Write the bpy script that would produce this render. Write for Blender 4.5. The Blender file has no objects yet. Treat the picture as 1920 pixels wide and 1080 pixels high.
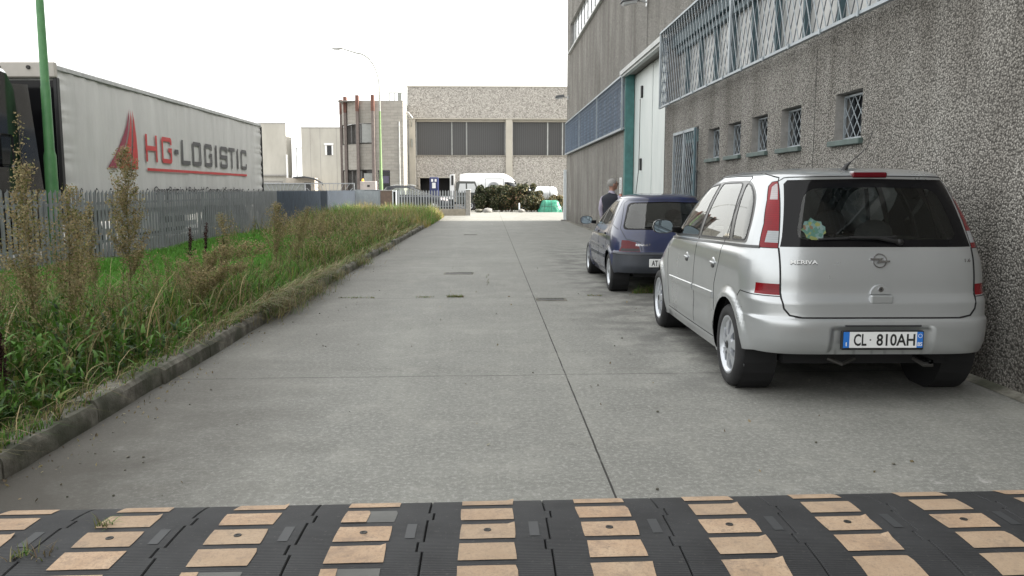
import bpy, math, random
import numpy as np
from mathutils import Vector, Matrix
from mathutils.geometry import delaunay_2d_cdt
R = math.radians
random.seed(7); RNG = np.random.default_rng(11)
SC = bpy.context.scene
COL = SC.collection

# ------------------------------------------------------------------ camera, sky, sun, exposure
F_PX, EYE = 1535.0, 1.43
cam_d = bpy.data.cameras.new('camera'); cam = bpy.data.objects.new('camera', cam_d); COL.objects.link(cam)
cam_d.sensor_fit = 'HORIZONTAL'; cam_d.sensor_width = 36.0; cam_d.lens = F_PX/1920*36
cam_d.clip_start = 0.05; cam_d.clip_end = 3000
PITCH = math.atan((540-356)/F_PX); YAW = math.atan((960-914)/F_PX*math.cos(PITCH))
cam.location = (0, 0, EYE); cam.rotation_euler = (math.pi/2-PITCH, 0, -YAW)
SC.camera = cam
SUN_TO = Vector((1.0, 0.05, 0)).normalized(); SUN_EL = R(31)
world = bpy.data.worlds.new('World'); SC.world = world; world.use_nodes = True
wn, wl = world.node_tree.nodes, world.node_tree.links
bg = wn['Background']
sky = wn.new('ShaderNodeTexSky'); sky.sky_type = 'NISHITA'; sky.sun_disc = False
sky.sun_elevation = SUN_EL; sky.sun_rotation = math.atan2(SUN_TO.x, SUN_TO.y)
sky.air_density = 1.3; sky.dust_density = 6.0; sky.ozone_density = 1.0
hs = wn.new('ShaderNodeHueSaturation'); hs.inputs['Saturation'].default_value = 0.22; hs.inputs['Value'].default_value = 1.25
mx = wn.new('ShaderNodeMixRGB'); mx.blend_type = 'MIX'; mx.inputs[0].default_value = 0.5; mx.inputs[2].default_value = (8.5, 8.5, 8.25, 1)  # thin white overcast
wl.new(sky.outputs[0], hs.inputs['Color']); wl.new(hs.outputs[0], mx.inputs[1]); wl.new(mx.outputs[0], bg.inputs[0])
bg.inputs[1].default_value = 0.15
sun_d = bpy.data.lights.new('sun', 'SUN'); sun_d.energy = 5.0; sun_d.angle = R(1.2); sun_d.color = (1.0, 0.93, 0.82)
sun = bpy.data.objects.new('sun', sun_d); COL.objects.link(sun)
sdir = Vector((SUN_TO.x*math.cos(SUN_EL), SUN_TO.y*math.cos(SUN_EL), math.sin(SUN_EL)))
sun.rotation_euler = (-sdir).to_track_quat('-Z', 'Y').to_euler(); sun.location = sdir*80
SC.view_settings.view_transform = 'Standard'; SC.view_settings.look = 'None'
SC.view_settings.exposure = 1.27; SC.view_settings.gamma = 1; SC.view_settings.use_curve_mapping = False
SC.render.engine = 'CYCLES'
SC.cycles.max_bounces = 8; SC.cycles.transparent_max_bounces = 24
SC.cycles.use_denoising = True

# ------------------------------------------------------------------ helpers
def link(o, parent=None):
    COL.objects.link(o)
    if parent is not None: o.parent = parent
    return o
def tag(o, label=None, cat=None, group=None, kind=None):
    if label: o['label'] = label
    if cat: o['category'] = cat
    if group: o['group'] = group
    if kind: o['kind'] = kind
    return o
def thing(name, label, cat, loc=(0,0,0), rz=0.0, group=None):
    o = bpy.data.objects.new(name, None); COL.objects.link(o)
    o.location = loc; o.rotation_euler = (0, 0, rz); o.empty_display_size = .2
    return tag(o, label, cat, group)
def copy_tree(o, parent=None):
    c = o.copy(); COL.objects.link(c)
    if parent is not None: c.parent = parent
    for ch in list(o.children): copy_tree(ch, c)
    return c
class MB:
    """collects shapes, then becomes ONE mesh object"""
    def __init__(s): s.v = []; s.f = []; s.mi = []; s.m = 0
    def add(s, vs, fs):
        n = len(s.v); s.v += [tuple(v) for v in vs]; s.f += [tuple(i+n for i in f) for f in fs]; s.mi += [s.m]*len(fs); return s
    def box(s, x0, x1, y0, y1, z0, z1):
        return s.add([(x0,y0,z0),(x1,y0,z0),(x1,y1,z0),(x0,y1,z0),(x0,y0,z1),(x1,y0,z1),(x1,y1,z1),(x0,y1,z1)],
                     [(0,3,2,1),(4,5,6,7),(0,1,5,4),(1,2,6,5),(2,3,7,6),(3,0,4,7)])
    def bev(s, x0, x1, y0, y1, z0, z1, b):
        """box with chamfered edges"""
        vs = []; 
        for z, d in ((z0,b),(z0+b,0),(z1-b,0),(z1,b)):
            vs += [(x0+d+b*(d==0),y0+d,z),(x1-d-b*(d==0),y0+d,z),(x1-d,y0+d+b*(d==0),z),(x1-d,y1-d-b*(d==0),z),
                   (x1-d-b*(d==0),y1-d,z),(x0+d+b*(d==0),y1-d,z),(x0+d,y1-d-b*(d==0),z),(x0+d,y0+d+b*(d==0),z)]
        fs = [tuple(range(7,-1,-1)), tuple(range(24,32))]
        for k in range(3):
            for i in range(8): fs.append((k*8+i, k*8+(i+1)%8, k*8+8+(i+1)%8, k*8+8+i))
        return s.add(vs, fs)
    def bar(s, a, b, w, h=None, up=(0,0,1)):
        """rectangular bar from a to b"""
        h = w if h is None else h; a = Vector(a); b = Vector(b); d = (b-a).normalized(); u = Vector(up)
        if abs(d.dot(u)) > .98: u = Vector((1,0,0))
        r = d.cross(u).normalized(); u = r.cross(d)
        vs = [p+r*(i*w/2)+u*(j*h/2) for p in (a,b) for i,j in ((-1,-1),(1,-1),(1,1),(-1,1))]
        return s.add(vs, [(3,2,1,0),(4,5,6,7),(0,1,5,4),(1,2,6,5),(2,3,7,6),(3,0,4,7)])
    def tube(s, pts, r, n=10, cap=True):
        pts = [Vector(p) for p in pts]; rs = r if isinstance(r,(list,tuple)) else [r]*len(pts)
        vs = []; prev = None
        for i, p in enumerate(pts):
            d = (pts[min(i+1,len(pts)-1)]-pts[max(i-1,0)]).normalized()
            if prev is None:
                u = Vector((0,0,1)) if abs(d.z) < .9 else Vector((1,0,0)); u = (u-d*u.dot(d)).normalized()
            else: u = (prev-d*prev.dot(d)).normalized()
            prev = u; w = d.cross(u)
            vs += [p+(u*math.cos(t)+w*math.sin(t))*rs[i] for t in [2*math.pi*k/n for k in range(n)]]
        fs = [(i*n+k, i*n+(k+1)%n, (i+1)*n+(k+1)%n, (i+1)*n+k) for i in range(len(pts)-1) for k in range(n)]
        if cap: fs += [tuple(range(n-1,-1,-1)), tuple(range((len(pts)-1)*n, len(pts)*n))]
        return s.add(vs, fs)
    def lathe(s, prof, n=32, axis='x', c=(0,0,0)):
        """prof: (axial, radius)"""
        vs = []
        for a, r in prof:
            for k in range(n):
                t = 2*math.pi*k/n; p, q = r*math.cos(t), r*math.sin(t)
                vs.append({'x':(a,p,q),'y':(p,a,q),'z':(p,q,a)}[axis])
        vs = [(v[0]+c[0],v[1]+c[1],v[2]+c[2]) for v in vs]
        fs = [(i*n+k, i*n+(k+1)%n, (i+1)*n+(k+1)%n, (i+1)*n+k) for i in range(len(prof)-1) for k in range(n)]
        return s.add(vs, fs)
    def prism(s, poly, a0, a1, axis='x'):
        """extrude a 2D outline along an axis"""
        n = len(poly)
        f3 = {'x':lambda a,p:(a,p[0],p[1]),'y':lambda a,p:(p[0],a,p[1]),'z':lambda a,p:(p[0],p[1],a)}[axis]
        vs = [f3(a0,p) for p in poly]+[f3(a1,p) for p in poly]
        fs = [tuple(range(n)), tuple(range(2*n-1,n-1,-1))]+[(i,i+n,(i+1)%n+n,(i+1)%n) for i in range(n)]
        return s.add(vs, fs)
    def ell(s, c, r, n=12, m=8):
        vs = [(c[0]+r[0]*math.sin(math.pi*i/m)*math.cos(2*math.pi*k/n), c[1]+r[1]*math.sin(math.pi*i/m)*math.sin(2*math.pi*k/n), c[2]+r[2]*math.cos(math.pi*i/m)) for i in range(m+1) for k in range(n)]
        return s.add(vs, [(i*n+k,(i+1)*n+k,(i+1)*n+(k+1)%n,i*n+(k+1)%n) for i in range(m) for k in range(n)])
    def build(s, name, mat, parent=None, smooth=False, fix=True):
        me = bpy.data.meshes.new(name); me.from_pydata(s.v, [], s.f)
        mats = mat if isinstance(mat,(list,tuple)) else [mat]
        for m in mats: me.materials.append(m)
        if len(mats) > 1: me.polygons.foreach_set('material_index', s.mi)
        me.validate()
        if fix:
            import bmesh
            bm = bmesh.new(); bm.from_mesh(me); bmesh.ops.recalc_face_normals(bm, faces=bm.faces); bm.to_mesh(me); bm.free()
        if smooth:
            me.shade_smooth()
            if smooth != True: me.set_sharp_from_angle(angle=R(smooth))
        return link(bpy.data.objects.new(name, me), parent)
def np_mesh(name, V, faces_flat, loop_starts, mat, parent=None, cols=None):
    me = bpy.data.meshes.new(name)
    me.vertices.add(len(V)); me.vertices.foreach_set('co', V.astype(np.float32).ravel())
    me.loops.add(len(faces_flat)); me.loops.foreach_set('vertex_index', faces_flat.astype(np.int32))
    me.polygons.add(len(loop_starts)); me.polygons.foreach_set('loop_start', loop_starts.astype(np.int32))
    me.update(calc_edges=True)
    if cols is not None:
        a = me.attributes.new('tint', 'FLOAT_COLOR', 'POINT')
        c = np.ones((len(V),4), np.float32); c[:,:3] = cols; a.data.foreach_set('color', c.ravel())
    me.materials.append(mat)
    return link(bpy.data.objects.new(name, me), parent)
_tc = {}
def text_geo(txt, w, h, bold=True):
    """flat letter outlines scaled into a w x h box, centred"""
    if txt not in _tc:
        cu = bpy.data.curves.new('t', 'FONT'); cu.body = txt; cu.resolution_u = 3; cu.offset = .022 if bold else 0
        ob = bpy.data.objects.new('t', cu); COL.objects.link(ob); bpy.context.view_layer.update()
        me = ob.evaluated_get(bpy.context.evaluated_depsgraph_get()).to_mesh()
        _tc[txt] = ([tuple(v.co) for v in me.vertices], [tuple(p.vertices) for p in me.polygons])
        bpy.data.objects.remove(ob); bpy.data.curves.remove(cu)
    vs, fs = _tc[txt]
    xs = [v[0] for v in vs]; ys = [v[1] for v in vs]; x0, x1, y0, y1 = min(xs), max(xs), min(ys), max(ys)
    return [((v[0]-(x0+x1)/2)*w/(x1-x0), (v[1]-(y0+y1)/2)*h/(y1-y0)) for v in vs], fs
def put_text(mb, txt, w, h, fn):
    vs, fs = text_geo(txt, w, h); mb.add([fn(a,b) for a,b in vs], fs)
def pchip(pts):
    xs = np.array([p[0] for p in pts], float); ys = np.array([p[1] for p in pts], float)
    h = np.diff(xs); d = np.diff(ys)/h; m = np.zeros(len(xs)); m[0], m[-1] = d[0], d[-1]
    for i in range(1, len(xs)-1):
        if d[i-1]*d[i] > 0:
            w1, w2 = 2*h[i]+h[i-1], h[i]+2*h[i-1]; m[i] = (w1+w2)/(w1/d[i-1]+w2/d[i])
    def f(x):
        x = np.clip(x, xs[0], xs[-1]); i = np.clip(np.searchsorted(xs, x)-1, 0, len(h)-1); t = (x-xs[i])/h[i]
        return (2*t**3-3*t**2+1)*ys[i]+(t**3-2*t**2+t)*h[i]*m[i]+(-2*t**3+3*t**2)*ys[i+1]+(t**3-t**2)*h[i]*m[i+1]
    return f

# ------------------------------------------------------------------ materials
class NT:
    def __init__(s, name):
        s.m = bpy.data.materials.new(name); s.m.use_nodes = True; s.n = s.m.node_tree.nodes; s.l = s.m.node_tree.links; s.b = s.n['Principled BSDF']
        s.g = None
    def pos(s, sc=(1,1,1)):
        if s.g is None: s.g = s.n.new('ShaderNodeNewGeometry')
        mp = s.n.new('ShaderNodeMapping'); s.l.new(s.g.outputs['Position'], mp.inputs[0]); mp.inputs['Scale'].default_value = sc; return mp.outputs[0]
    def obj(s, sc=(1,1,1)):
        t = s.n.new('ShaderNodeTexCoord'); mp = s.n.new('ShaderNodeMapping'); s.l.new(t.outputs['Object'], mp.inputs[0]); mp.inputs['Scale'].default_value = sc; return mp.outputs[0]
    def noise(s, vec, sc, det=4, rough=.55):
        t = s.n.new('ShaderNodeTexNoise'); t.inputs['Scale'].default_value = sc; t.inputs['Detail'].default_value = det; t.inputs['Roughness'].default_value = rough; s.l.new(vec, t.inputs['Vector']); return t.outputs['Fac']
    def vor(s, vec, sc, out='Distance', feat='F1', rnd=1):
        t = s.n.new('ShaderNodeTexVoronoi'); t.feature = feat; t.inputs['Scale'].default_value = sc; t.inputs['Randomness'].default_value = rnd; s.l.new(vec, t.inputs['Vector']); return t.outputs[out]
    def ramp(s, fac, stops, interp='LINEAR'):
        r = s.n.new('ShaderNodeValToRGB'); s.l.new(fac, r.inputs[0]); e = r.color_ramp.elements; r.color_ramp.interpolation = interp
        while len(e) < len(stops): e.new(.5)
        for k, (p, c) in enumerate(stops):
            e[k].position = p; e[k].color = tuple(c)+(1,) if len(c) == 3 else c
        return r.outputs[0]
    def mix(s, fac, a, b, mode='MIX'):
        m = s.n.new('ShaderNodeMixRGB'); m.blend_type = mode
        for i, x in ((0,fac),(1,a),(2,b)):
            if hasattr(x, 'is_linked'): s.l.new(x, m.inputs[i])
            elif isinstance(x, (int,float)): m.inputs[i].default_value = x
            else: m.inputs[i].default_value = tuple(x)+(1,)
        return m.outputs[0]
    def math(s, op, a, b=0.0, c=None):
        m = s.n.new('ShaderNodeMath'); m.operation = op
        for i, x in enumerate((a,b) if c is None else (a,b,c)):
            if hasattr(x, 'is_linked'): s.l.new(x, m.inputs[i])
            else: m.inputs[i].default_value = x
        return m.outputs[0]
    def xyz(s):
        if s.g is None: s.g = s.n.new('ShaderNodeNewGeometry')
        q = s.n.new('ShaderNodeSeparateXYZ'); s.l.new(s.g.outputs['Position'], q.inputs[0]); return q.outputs
    def col(s, c):
        if hasattr(c, 'is_linked'): s.l.new(c, s.b.inputs['Base Color'])
        else: s.b.inputs['Base Color'].default_value = tuple(c)+(1,)
        return s
    def set(s, **k):
        nm = dict(rough='Roughness', metal='Metallic', coat='Coat Weight', spec='Specular IOR Level', trans='Transmission Weight', crough='Coat Roughness')
        for a, b in k.items():
            if hasattr(b, 'is_linked'): s.l.new(b, s.b.inputs[nm[a]])
            else: s.b.inputs[nm[a]].default_value = b
        return s
    def bump(s, h, strength=.4, dist=.01):
        b = s.n.new('ShaderNodeBump'); b.inputs['Strength'].default_value = strength; b.inputs['Distance'].default_value = dist; s.l.new(h, b.inputs['Height']); s.l.new(b.outputs[0], s.b.inputs['Normal']); return s
def plain(name, c, rough=.6, metal=0, var=.12, vs=6, **k):
    t = NT(name); n = t.noise(t.obj(), vs, 5)
    a = tuple(x*(1-var) for x in c); b = tuple(min(1,x*(1+var)) for x in c)
    t.col(t.ramp(n, [(.3,a),(.7,b)])); t.set(rough=rough, metal=metal, **k); return t.m
M = {}
# exposed pebble wall
def pebble(name, sc, cs, streak=True, gap=.5, bd=.012):
    t = NT(name); p = t.pos(); cl = t.vor(p, sc, 'Color'); d = t.vor(p, sc, 'Distance')
    hue = t.n.new('ShaderNodeSeparateColor'); t.l.new(cl, hue.inputs[0])
    c = t.ramp(hue.outputs[0], [(0,cs[0]),(.35,cs[1]),(.7,cs[2]),(1,cs[3])])
    c = t.mix(t.ramp(d, [(gap,(0,0,0)),(gap+.25,(1,1,1))]), c, cs[4])
    if streak:
        st = t.noise(t.pos((.9,.9,.13)), 2.2, 5); c = t.mix(t.ramp(st, [(.34,(.75,.75,.75)),(.58,(0,0,0))]), c, (.55,.53,.51), 'MULTIPLY')
        bl = t.noise(p, .55, 4); c = t.mix(t.ramp(bl, [(.35,(.45,)*3),(.6,(0,0,0))]), c, (.66,.64,.63), 'MULTIPLY')
    if streak:
        zz = t.xyz()[2]; dm = t.n.new('ShaderNodeMapRange'); t.l.new(t.math('ADD', zz, t.math('MULTIPLY', t.noise(p, 1.1, 5, .7), .9)), dm.inputs[0]); dm.inputs[1].default_value = .35; dm.inputs[2].default_value = 1.05; dm.inputs[3].default_value = .6; dm.inputs[4].default_value = 0; c = t.mix(dm.outputs[0], c, (.45,.44,.42), 'MULTIPLY')
    t.col(c).set(rough=.85, spec=.3); h = t.math('SUBTRACT', 1.0, d); t.bump(h, 1.0, bd); return t.m
M['wall'] = pebble('exposed_pebble_wall', 58, [(.175,.167,.152),(.245,.234,.214),(.335,.32,.293),(.48,.46,.425),(.10,.095,.086)], True, .45, .014)
M['farwall'] = pebble('far_pebble_wall', 13, [(.255,.24,.22),(.33,.312,.285),(.39,.37,.34),(.47,.445,.41),(.20,.187,.17)], False, .6, .02)
# concrete road with joints
t = NT('road_concrete'); p = t.pos(); x, y, z = t.xyz()
c = t.ramp(t.noise(p, .45, 6, .6), [(.3,(.180,.180,.165)),(.7,(.238,.238,.217))])
c = t.mix(t.ramp(t.noise(p, 9, 6, .75), [(.3,(.6,)*3),(.7,(0,0,0))]), c, (.70,.70,.70), 'MULTIPLY'); c = t.mix(t.ramp(t.noise(t.pos((.35,2.2,1)), 1.1, 6, .65), [(.5,(0,0,0)),(.72,(.45,)*3)]), c, (.68,.675,.66), 'MULTIPLY'); c = t.mix(t.ramp(t.noise(p, 1.9, 6, .7), [(.52,(0,0,0)),(.7,(.5,)*3)]), c, (.30,.295,.265))
c = t.mix(t.ramp(t.noise(t.pos((1.6,.35,1)), 1.3, 5, .6), [(.52,(0,0,0)),(.75,(.6,)*3)]), c, (.27,.268,.24))
fl = t.ramp(t.noise(p, 34, 5, .9), [(.50,(0,0,0)),(.60,(.75,)*3)]); c = t.mix(fl, c, (.34,.338,.315)); c = t.mix(t.ramp(t.noise(p, 27, 5, .9), [(.36,(.6,)*3),(.46,(0,0,0))]), c, (.12,.119,.108))
fl2 = t.ramp(t.vor(p, 120), [(.04,(.5,)*3),(.12,(0,0,0))]); c = t.mix(fl2, c, (.06,.058,.055))
scf = t.math('MULTIPLY', t.ramp(t.noise(p, 3.2, 6, .8), [(.62,(0,0,0)),(.68,(1,1,1))]), t.ramp(t.noise(p, .5, 2), [(.5,(0,0,0)),(.6,(.55,)*3)])); c = t.mix(scf, c, (.42,.41,.39))
wp = t.math('MULTIPLY', t.math('LESS_THAN', t.math('ABSOLUTE', t.math('SUBTRACT', x, 2.45)), .42), t.math('LESS_THAN', t.math('ABSOLUTE', t.math('SUBTRACT', y, 3.93)), .13)); c = t.mix(t.math('MULTIPLY', wp, t.ramp(t.noise(t.pos((1.4,.8,1)), 5, 5, .75), [(.58,(0,0,0)),(.68,(.6,)*3)])), c, (.42,.41,.39))
# dirt along the kerb
lf = t.math('ADD', t.math('ADD', x, t.math('MULTIPLY', t.noise(p, 1.6, 5, .7), 1.3)), 0.0)
dk = t.n.new('ShaderNodeMapRange'); t.l.new(lf, dk.inputs[0]); dk.inputs[1].default_value = -1.45; dk.inputs[2].default_value = -.25; dk.inputs[3].default_value = .95; dk.inputs[4].default_value = 0
dy = t.n.new('ShaderNodeMapRange'); t.l.new(t.math('ADD', y, t.math('MULTIPLY', t.noise(p, .8, 3), 2.0)), dy.inputs[0]); dy.inputs[1].default_value = 5.0; dy.inputs[2].default_value = 8.0; dy.inputs[3].default_value = 1.0; dy.inputs[4].default_value = .42
c = t.mix(t.math('MULTIPLY', dk.outputs[0], dy.outputs[0]), c, (.062,.056,.047))
# oil stains from parked vehicles, spread wider to deepen the shade under them
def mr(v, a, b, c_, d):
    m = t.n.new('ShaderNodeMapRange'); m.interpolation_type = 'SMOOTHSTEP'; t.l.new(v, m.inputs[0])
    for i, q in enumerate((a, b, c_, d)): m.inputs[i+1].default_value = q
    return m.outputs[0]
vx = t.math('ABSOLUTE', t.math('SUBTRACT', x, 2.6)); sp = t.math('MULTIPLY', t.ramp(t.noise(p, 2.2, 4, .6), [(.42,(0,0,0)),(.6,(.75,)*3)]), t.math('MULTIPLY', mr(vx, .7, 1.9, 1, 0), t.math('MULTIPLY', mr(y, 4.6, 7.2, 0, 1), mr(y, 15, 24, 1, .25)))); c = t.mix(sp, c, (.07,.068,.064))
def line(e, w, wob=.0): return t.math('LESS_THAN', t.math('ABSOLUTE', e), w)
xw = t.math('ADD', x, t.math('MULTIPLY', t.math('SUBTRACT', t.noise(p, 3, 3), .5), .008))
j1 = line(t.math('SUBTRACT', xw, t.math('ADD', .585, t.math('MULTIPLY', y, .003))), .0055)
ys = t.math('SUBTRACT', t.math('SUBTRACT', y, t.math('MULTIPLY', x, .025)), 10.83); ys = t.math('ADD', ys, t.math('MULTIPLY', t.math('SUBTRACT', t.noise(p, 2.5, 3), .5), .05))
md = t.math('ABSOLUTE', t.math('SUBTRACT', t.math('FRACT', t.math('ADD', t.math('DIVIDE', ys, 4.6), 100.5)), .5)); j2 = t.math('LESS_THAN', t.math('MULTIPLY', md, 4.6), .0055)
jj = t.math('MULTIPLY', t.math('MAXIMUM', j1, j2), t.math('GREATER_THAN', y, 3.0)); jj = t.math('MULTIPLY', jj, t.ramp(t.noise(p, 4, 3), [(.3,(.35,)*3),(.5,(1,1,1))]))
c = t.mix(jj, c, (.03,.028,.025))
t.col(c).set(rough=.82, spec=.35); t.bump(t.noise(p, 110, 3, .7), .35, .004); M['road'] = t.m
# soil / verge ground, yard
t = NT('soil'); p = t.pos(); c = t.ramp(t.noise(p, 3, 6, .7), [(.3,(.035,.03,.02)),(.55,(.05,.065,.022)),(.75,(.085,.075,.045))]); t.col(c).set(rough=.95); t.bump(t.noise(p, 30, 4), .8, .03); M['soil'] = t.m
t = NT('yard_ground'); p = t.pos(); t.col(t.ramp(t.noise(p, .8, 6, .6), [(.3,(.17,.165,.15)),(.7,(.25,.24,.22))])).set(rough=.9); M['yard'] = t.m
t = NT('kerb_concrete'); p = t.pos(); c = t.ramp(t.noise(p, 7, 6, .7), [(.3,(.075,.07,.056)),(.5,(.17,.16,.135)),(.72,(.32,.305,.265))])
c = t.mix(t.ramp(t.noise(p, 2.2, 5), [(.45,(0,0,0)),(.6,(.8,)*3)]), c, (.045,.05,.03)); t.col(c).set(rough=.92); t.bump(t.noise(p, 45, 4, .7), .7, .01); M['kerb'] = t.m
# rubber, tape
t = NT('speed_bump_rubber'); p = t.pos(); c = t.ramp(t.noise(p, 4, 6, .6), [(.3,(.017,.0175,.019)),(.7,(.034,.035,.037))]); c = t.mix(t.ramp(t.noise(p, 60, 2, .8), [(.62,(0,0,0)),(.72,(.4,)*3)]), c, (.11,.105,.095))
w = t.n.new('ShaderNodeTexWave'); w.bands_direction = 'Y'; w.inputs['Scale'].default_value = 26; t.l.new(p, w.inputs['Vector']); t.col(c).set(rough=.72, spec=.4); t.bump(w.outputs['Fac'], .5, .004); M['rubber'] = t.m
t = NT('worn_tan_tape'); p = t.pos(); oi = t.n.new('ShaderNodeObjectInfo'); c = t.ramp(t.noise(p, 5, 6, .7), [(.3,(.36,.235,.145)),(.55,(.46,.325,.215)),(.8,(.53,.40,.28))]); c = t.mix(t.ramp(t.noise(p, 85, 4, .9), [(.50,(0,0,0)),(.62,(.7,)*3)]), c, (.24,.17,.12)); c = t.mix(t.ramp(t.noise(p, 17, 4, .8), [(.56,(0,0,0)),(.68,(.75,)*3)]), c, (.19,.14,.10)); c = t.mix(t.ramp(oi.outputs['Random'], [(0,(.0,)*3),(1,(.55,)*3)]), c, (.30,.235,.165)); c = t.mix(t.ramp(t.noise(p, 6.5, 5, .8), [(.5,(0,0,0)),(.68,(.6,)*3)]), c, (.20,.15,.115)); t.col(c).set(rough=.8); t.bump(t.noise(p, 90, 3, .7), .4, .002); M['tape'] = t.m
M['tape_dull'] = plain('glue_ghost', (.085,.085,.078), .6, var=.3)
M['lens_grey'] = plain('grey_reflector', (.036,.038,.041), .6)
# metals, paints
def galv(name, c, rough=.5, metal=.4):
    t = NT(name); p = t.pos((1,1,.35)); cc = t.ramp(t.noise(p, 6, 5, .7), [(.3,tuple(a*.78 for a in c)),(.7,tuple(a*1.18 for a in c))]); t.col(cc).set(rough=rough, metal=metal); return t.m
M['fence'] = galv('galvanised_grey', (.27,.285,.30), .5, .3)
M['grille'] = galv('grey_grille_paint', (.30,.335,.36), .45, .2)
M['grilleblue'] = galv('blue_grey_grille_paint', (.17,.22,.29), .45, .2)
M['mull'] = galv('grey_teal_mullion', (.07,.12,.14), .5, .1)
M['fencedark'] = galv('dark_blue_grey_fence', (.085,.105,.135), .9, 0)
M['fencefar'] = galv('shade_darkened_fence', (.035,.045,.06), .95, 0)  # darker copy of the fence colour so the sunlit far panels read as shaded
M['rail'] = galv('pale_rail_paint', (.42,.43,.42), .5, .1)
M['teal'] = plain('teal_paint', (.05,.155,.15), .45, var=.2)
M['tealdull'] = plain('dull_green_sill', (.065,.095,.088), .55, var=.25)
M['tealdark'] = plain('dark_teal_paint', (.03,.11,.125), .45)
t = NT('white_door_paint'); p = t.pos((1,1,.3)); t.col(t.ramp(t.noise(p, 2.5, 6, .65), [(.3,(.50,.54,.53)),(.7,(.60,.635,.62))])).set(rough=.45); M['doorwhite'] = t.m
t = NT('frosted_pane'); p = t.pos((1,1,.5)); t.col(t.ramp(t.noise(p, 3.0, 5, .6), [(.3,(.27,.275,.27)),(.5,(.42,.42,.41)),(.75,(.54,.535,.52))])).set(rough=.3); M['frosted'] = t.m
t = NT('bright_pane'); t.col((.55,.57,.58)).set(rough=.08); M['brightpane'] = t.m
t = NT('render_plaster'); p = t.pos(); c = t.ramp(t.noise(p, 8, 6, .7), [(.3,(.19,.185,.175)),(.7,(.31,.30,.285))]); t.col(c).set(rough=.9); t.bump(t.noise(p, 60, 3), .4, .005); M['plaster'] = t.m
M['black'] = plain('black_plastic', (.012,.012,.013), .45, var=.3)
M['darkgap'] = plain('dark_gap', (.006,.006,.007), .8)
M['darkglass'] = plain('dark_window_glass', (.012,.014,.016), .05)
M['white'] = plain('white_paint', (.72,.73,.73), .35, var=.05)
M['whitepost'] = plain('white_post_paint', (.62,.66,.68), .5, var=.08)
M['aluminium'] = plain('lamp_aluminium', (.55,.56,.56), .35, .6, var=.08)
M['lampglass'] = plain('lamp_bowl', (.62,.64,.66), .15)
M['green'] = NT('green_pole_paint'); t = M['green']; p = t.pos(); c = t.ramp(t.noise(p, 5, 5, .6), [(.3,(.05,.165,.06)),(.7,(.085,.23,.085))]); c = t.mix(t.ramp(t.noise(t.pos((1,1,.5)), 9, 6, .8), [(.63,(0,0,0)),(.68,(.8,)*3)]), c, (.16,.07,.03)); t.col(c).set(rough=.5); M['green'] = t.m
M['beige'] = plain('beige_enamel', (.45,.42,.38), .5, var=.06)
M['rust'] = plain('rust_brown_steel', (.13,.06,.045), .75, var=.3)
M['red'] = plain('signal_red', (.45,.02,.02), .4)
M['amber'] = plain('amber_lens', (.9,.42,.02), .3)
# ------------------------------------------------------------------ ground, road, kerb
WX = 3.70                                   # face of the long wall on the right
mb = MB(); mb.add([(-400,-60,-.03),(400,-60,-.03),(400,700,-.03),(-400,700,-.03)], [(0,1,2,3)])
tag(mb.build('ground', M['yard'], fix=False), kind='structure')
mb = MB()
ysr = np.concatenate([np.arange(-12, 60, 1.0), [80.0]])
for a, b in zip(ysr[:-1], ysr[1:]): mb.add([(-2.50 if b < 41 else -9,a,0),(WX+.02 if b <= 39.5 else 14,a,0),(WX+.02 if b <= 39.5 else 14,b,0),(-2.50 if b < 41 else -9,b,0)], [(0,1,2,3)])
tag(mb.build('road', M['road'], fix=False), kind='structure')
# raised verge with soft bumps
def verge_h(x, y): return .10+.03*np.sin(x*1.7+y*.6)+.02*np.sin(y*2.3+x)+.02*np.sin(y*.9-x*2.1)
xs = np.linspace(-7.6, -2.60, 26); ys = np.linspace(-3, 41.2, 180)
gx, gy = np.meshgrid(xs, ys); gz = verge_h(gx, gy); gz[:, -1] = .112; gz[-1, :] = -.02
V = np.stack([gx, gy, gz], -1).reshape(-1, 3); nx, ny = len(xs), len(ys)
idx = np.arange(nx*ny).reshape(ny, nx); q = np.stack([idx[:-1,:-1], idx[:-1,1:], idx[1:,1:], idx[1:,:-1]], -1).reshape(-1, 4)
tag(np_mesh('verge', V, q.ravel(), np.arange(0, len(q)*4, 4), M['soil']), kind='structure')
# kerb: individual worn stones in one run
mb = MB(); rk = random.Random(3); yk = -3.0
while yk < 40.6:
    L = 1.0; j = rk.uniform(-.012, .012); jz = rk.uniform(-.012, .01)
    xo = -2.40+j+.004*max(0, yk-20)*.9
    n = 6; vs = []
    for k in range(n+1):
        yy = yk+.008+(L-.016)*k/n; w = rk.uniform(-.006,.006)
        vs += [(xo+w,yy,-.02),(xo-.004+w,yy,.095+jz),(xo-.028+w,yy,.128+jz+rk.uniform(-.008,.004)),(xo-.12,yy,.130+jz+rk.uniform(-.006,.006)),(xo-.19,yy,.120+jz),(xo-.19,yy,-.02)]
    fs = [(k*6+i, k*6+i+1, k*6+7+i, k*6+6+i) for k in range(n) for i in range(5)]+[(0,1,2,3,4,5),tuple(range(n*6+5,n*6-1,-1))]
    mb.add(vs, fs); yk += L
tag(mb.build('kerb', M['kerb'], smooth=35), kind='structure')
# wall footing strip
mb = MB()
for k in range(40):
    y0 = -10+k*1.2; mb.add([(WX-.10+.015*math.sin(k),y0,.004),(WX+.0,y0,.03),(WX,y0+1.2,.03),(WX-.10+.015*math.sin(k+1),y0+1.2,.004)], [(0,1,2,3)])
tag(mb.build('wall_footing', M['kerb'], fix=False), kind='structure')
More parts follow.
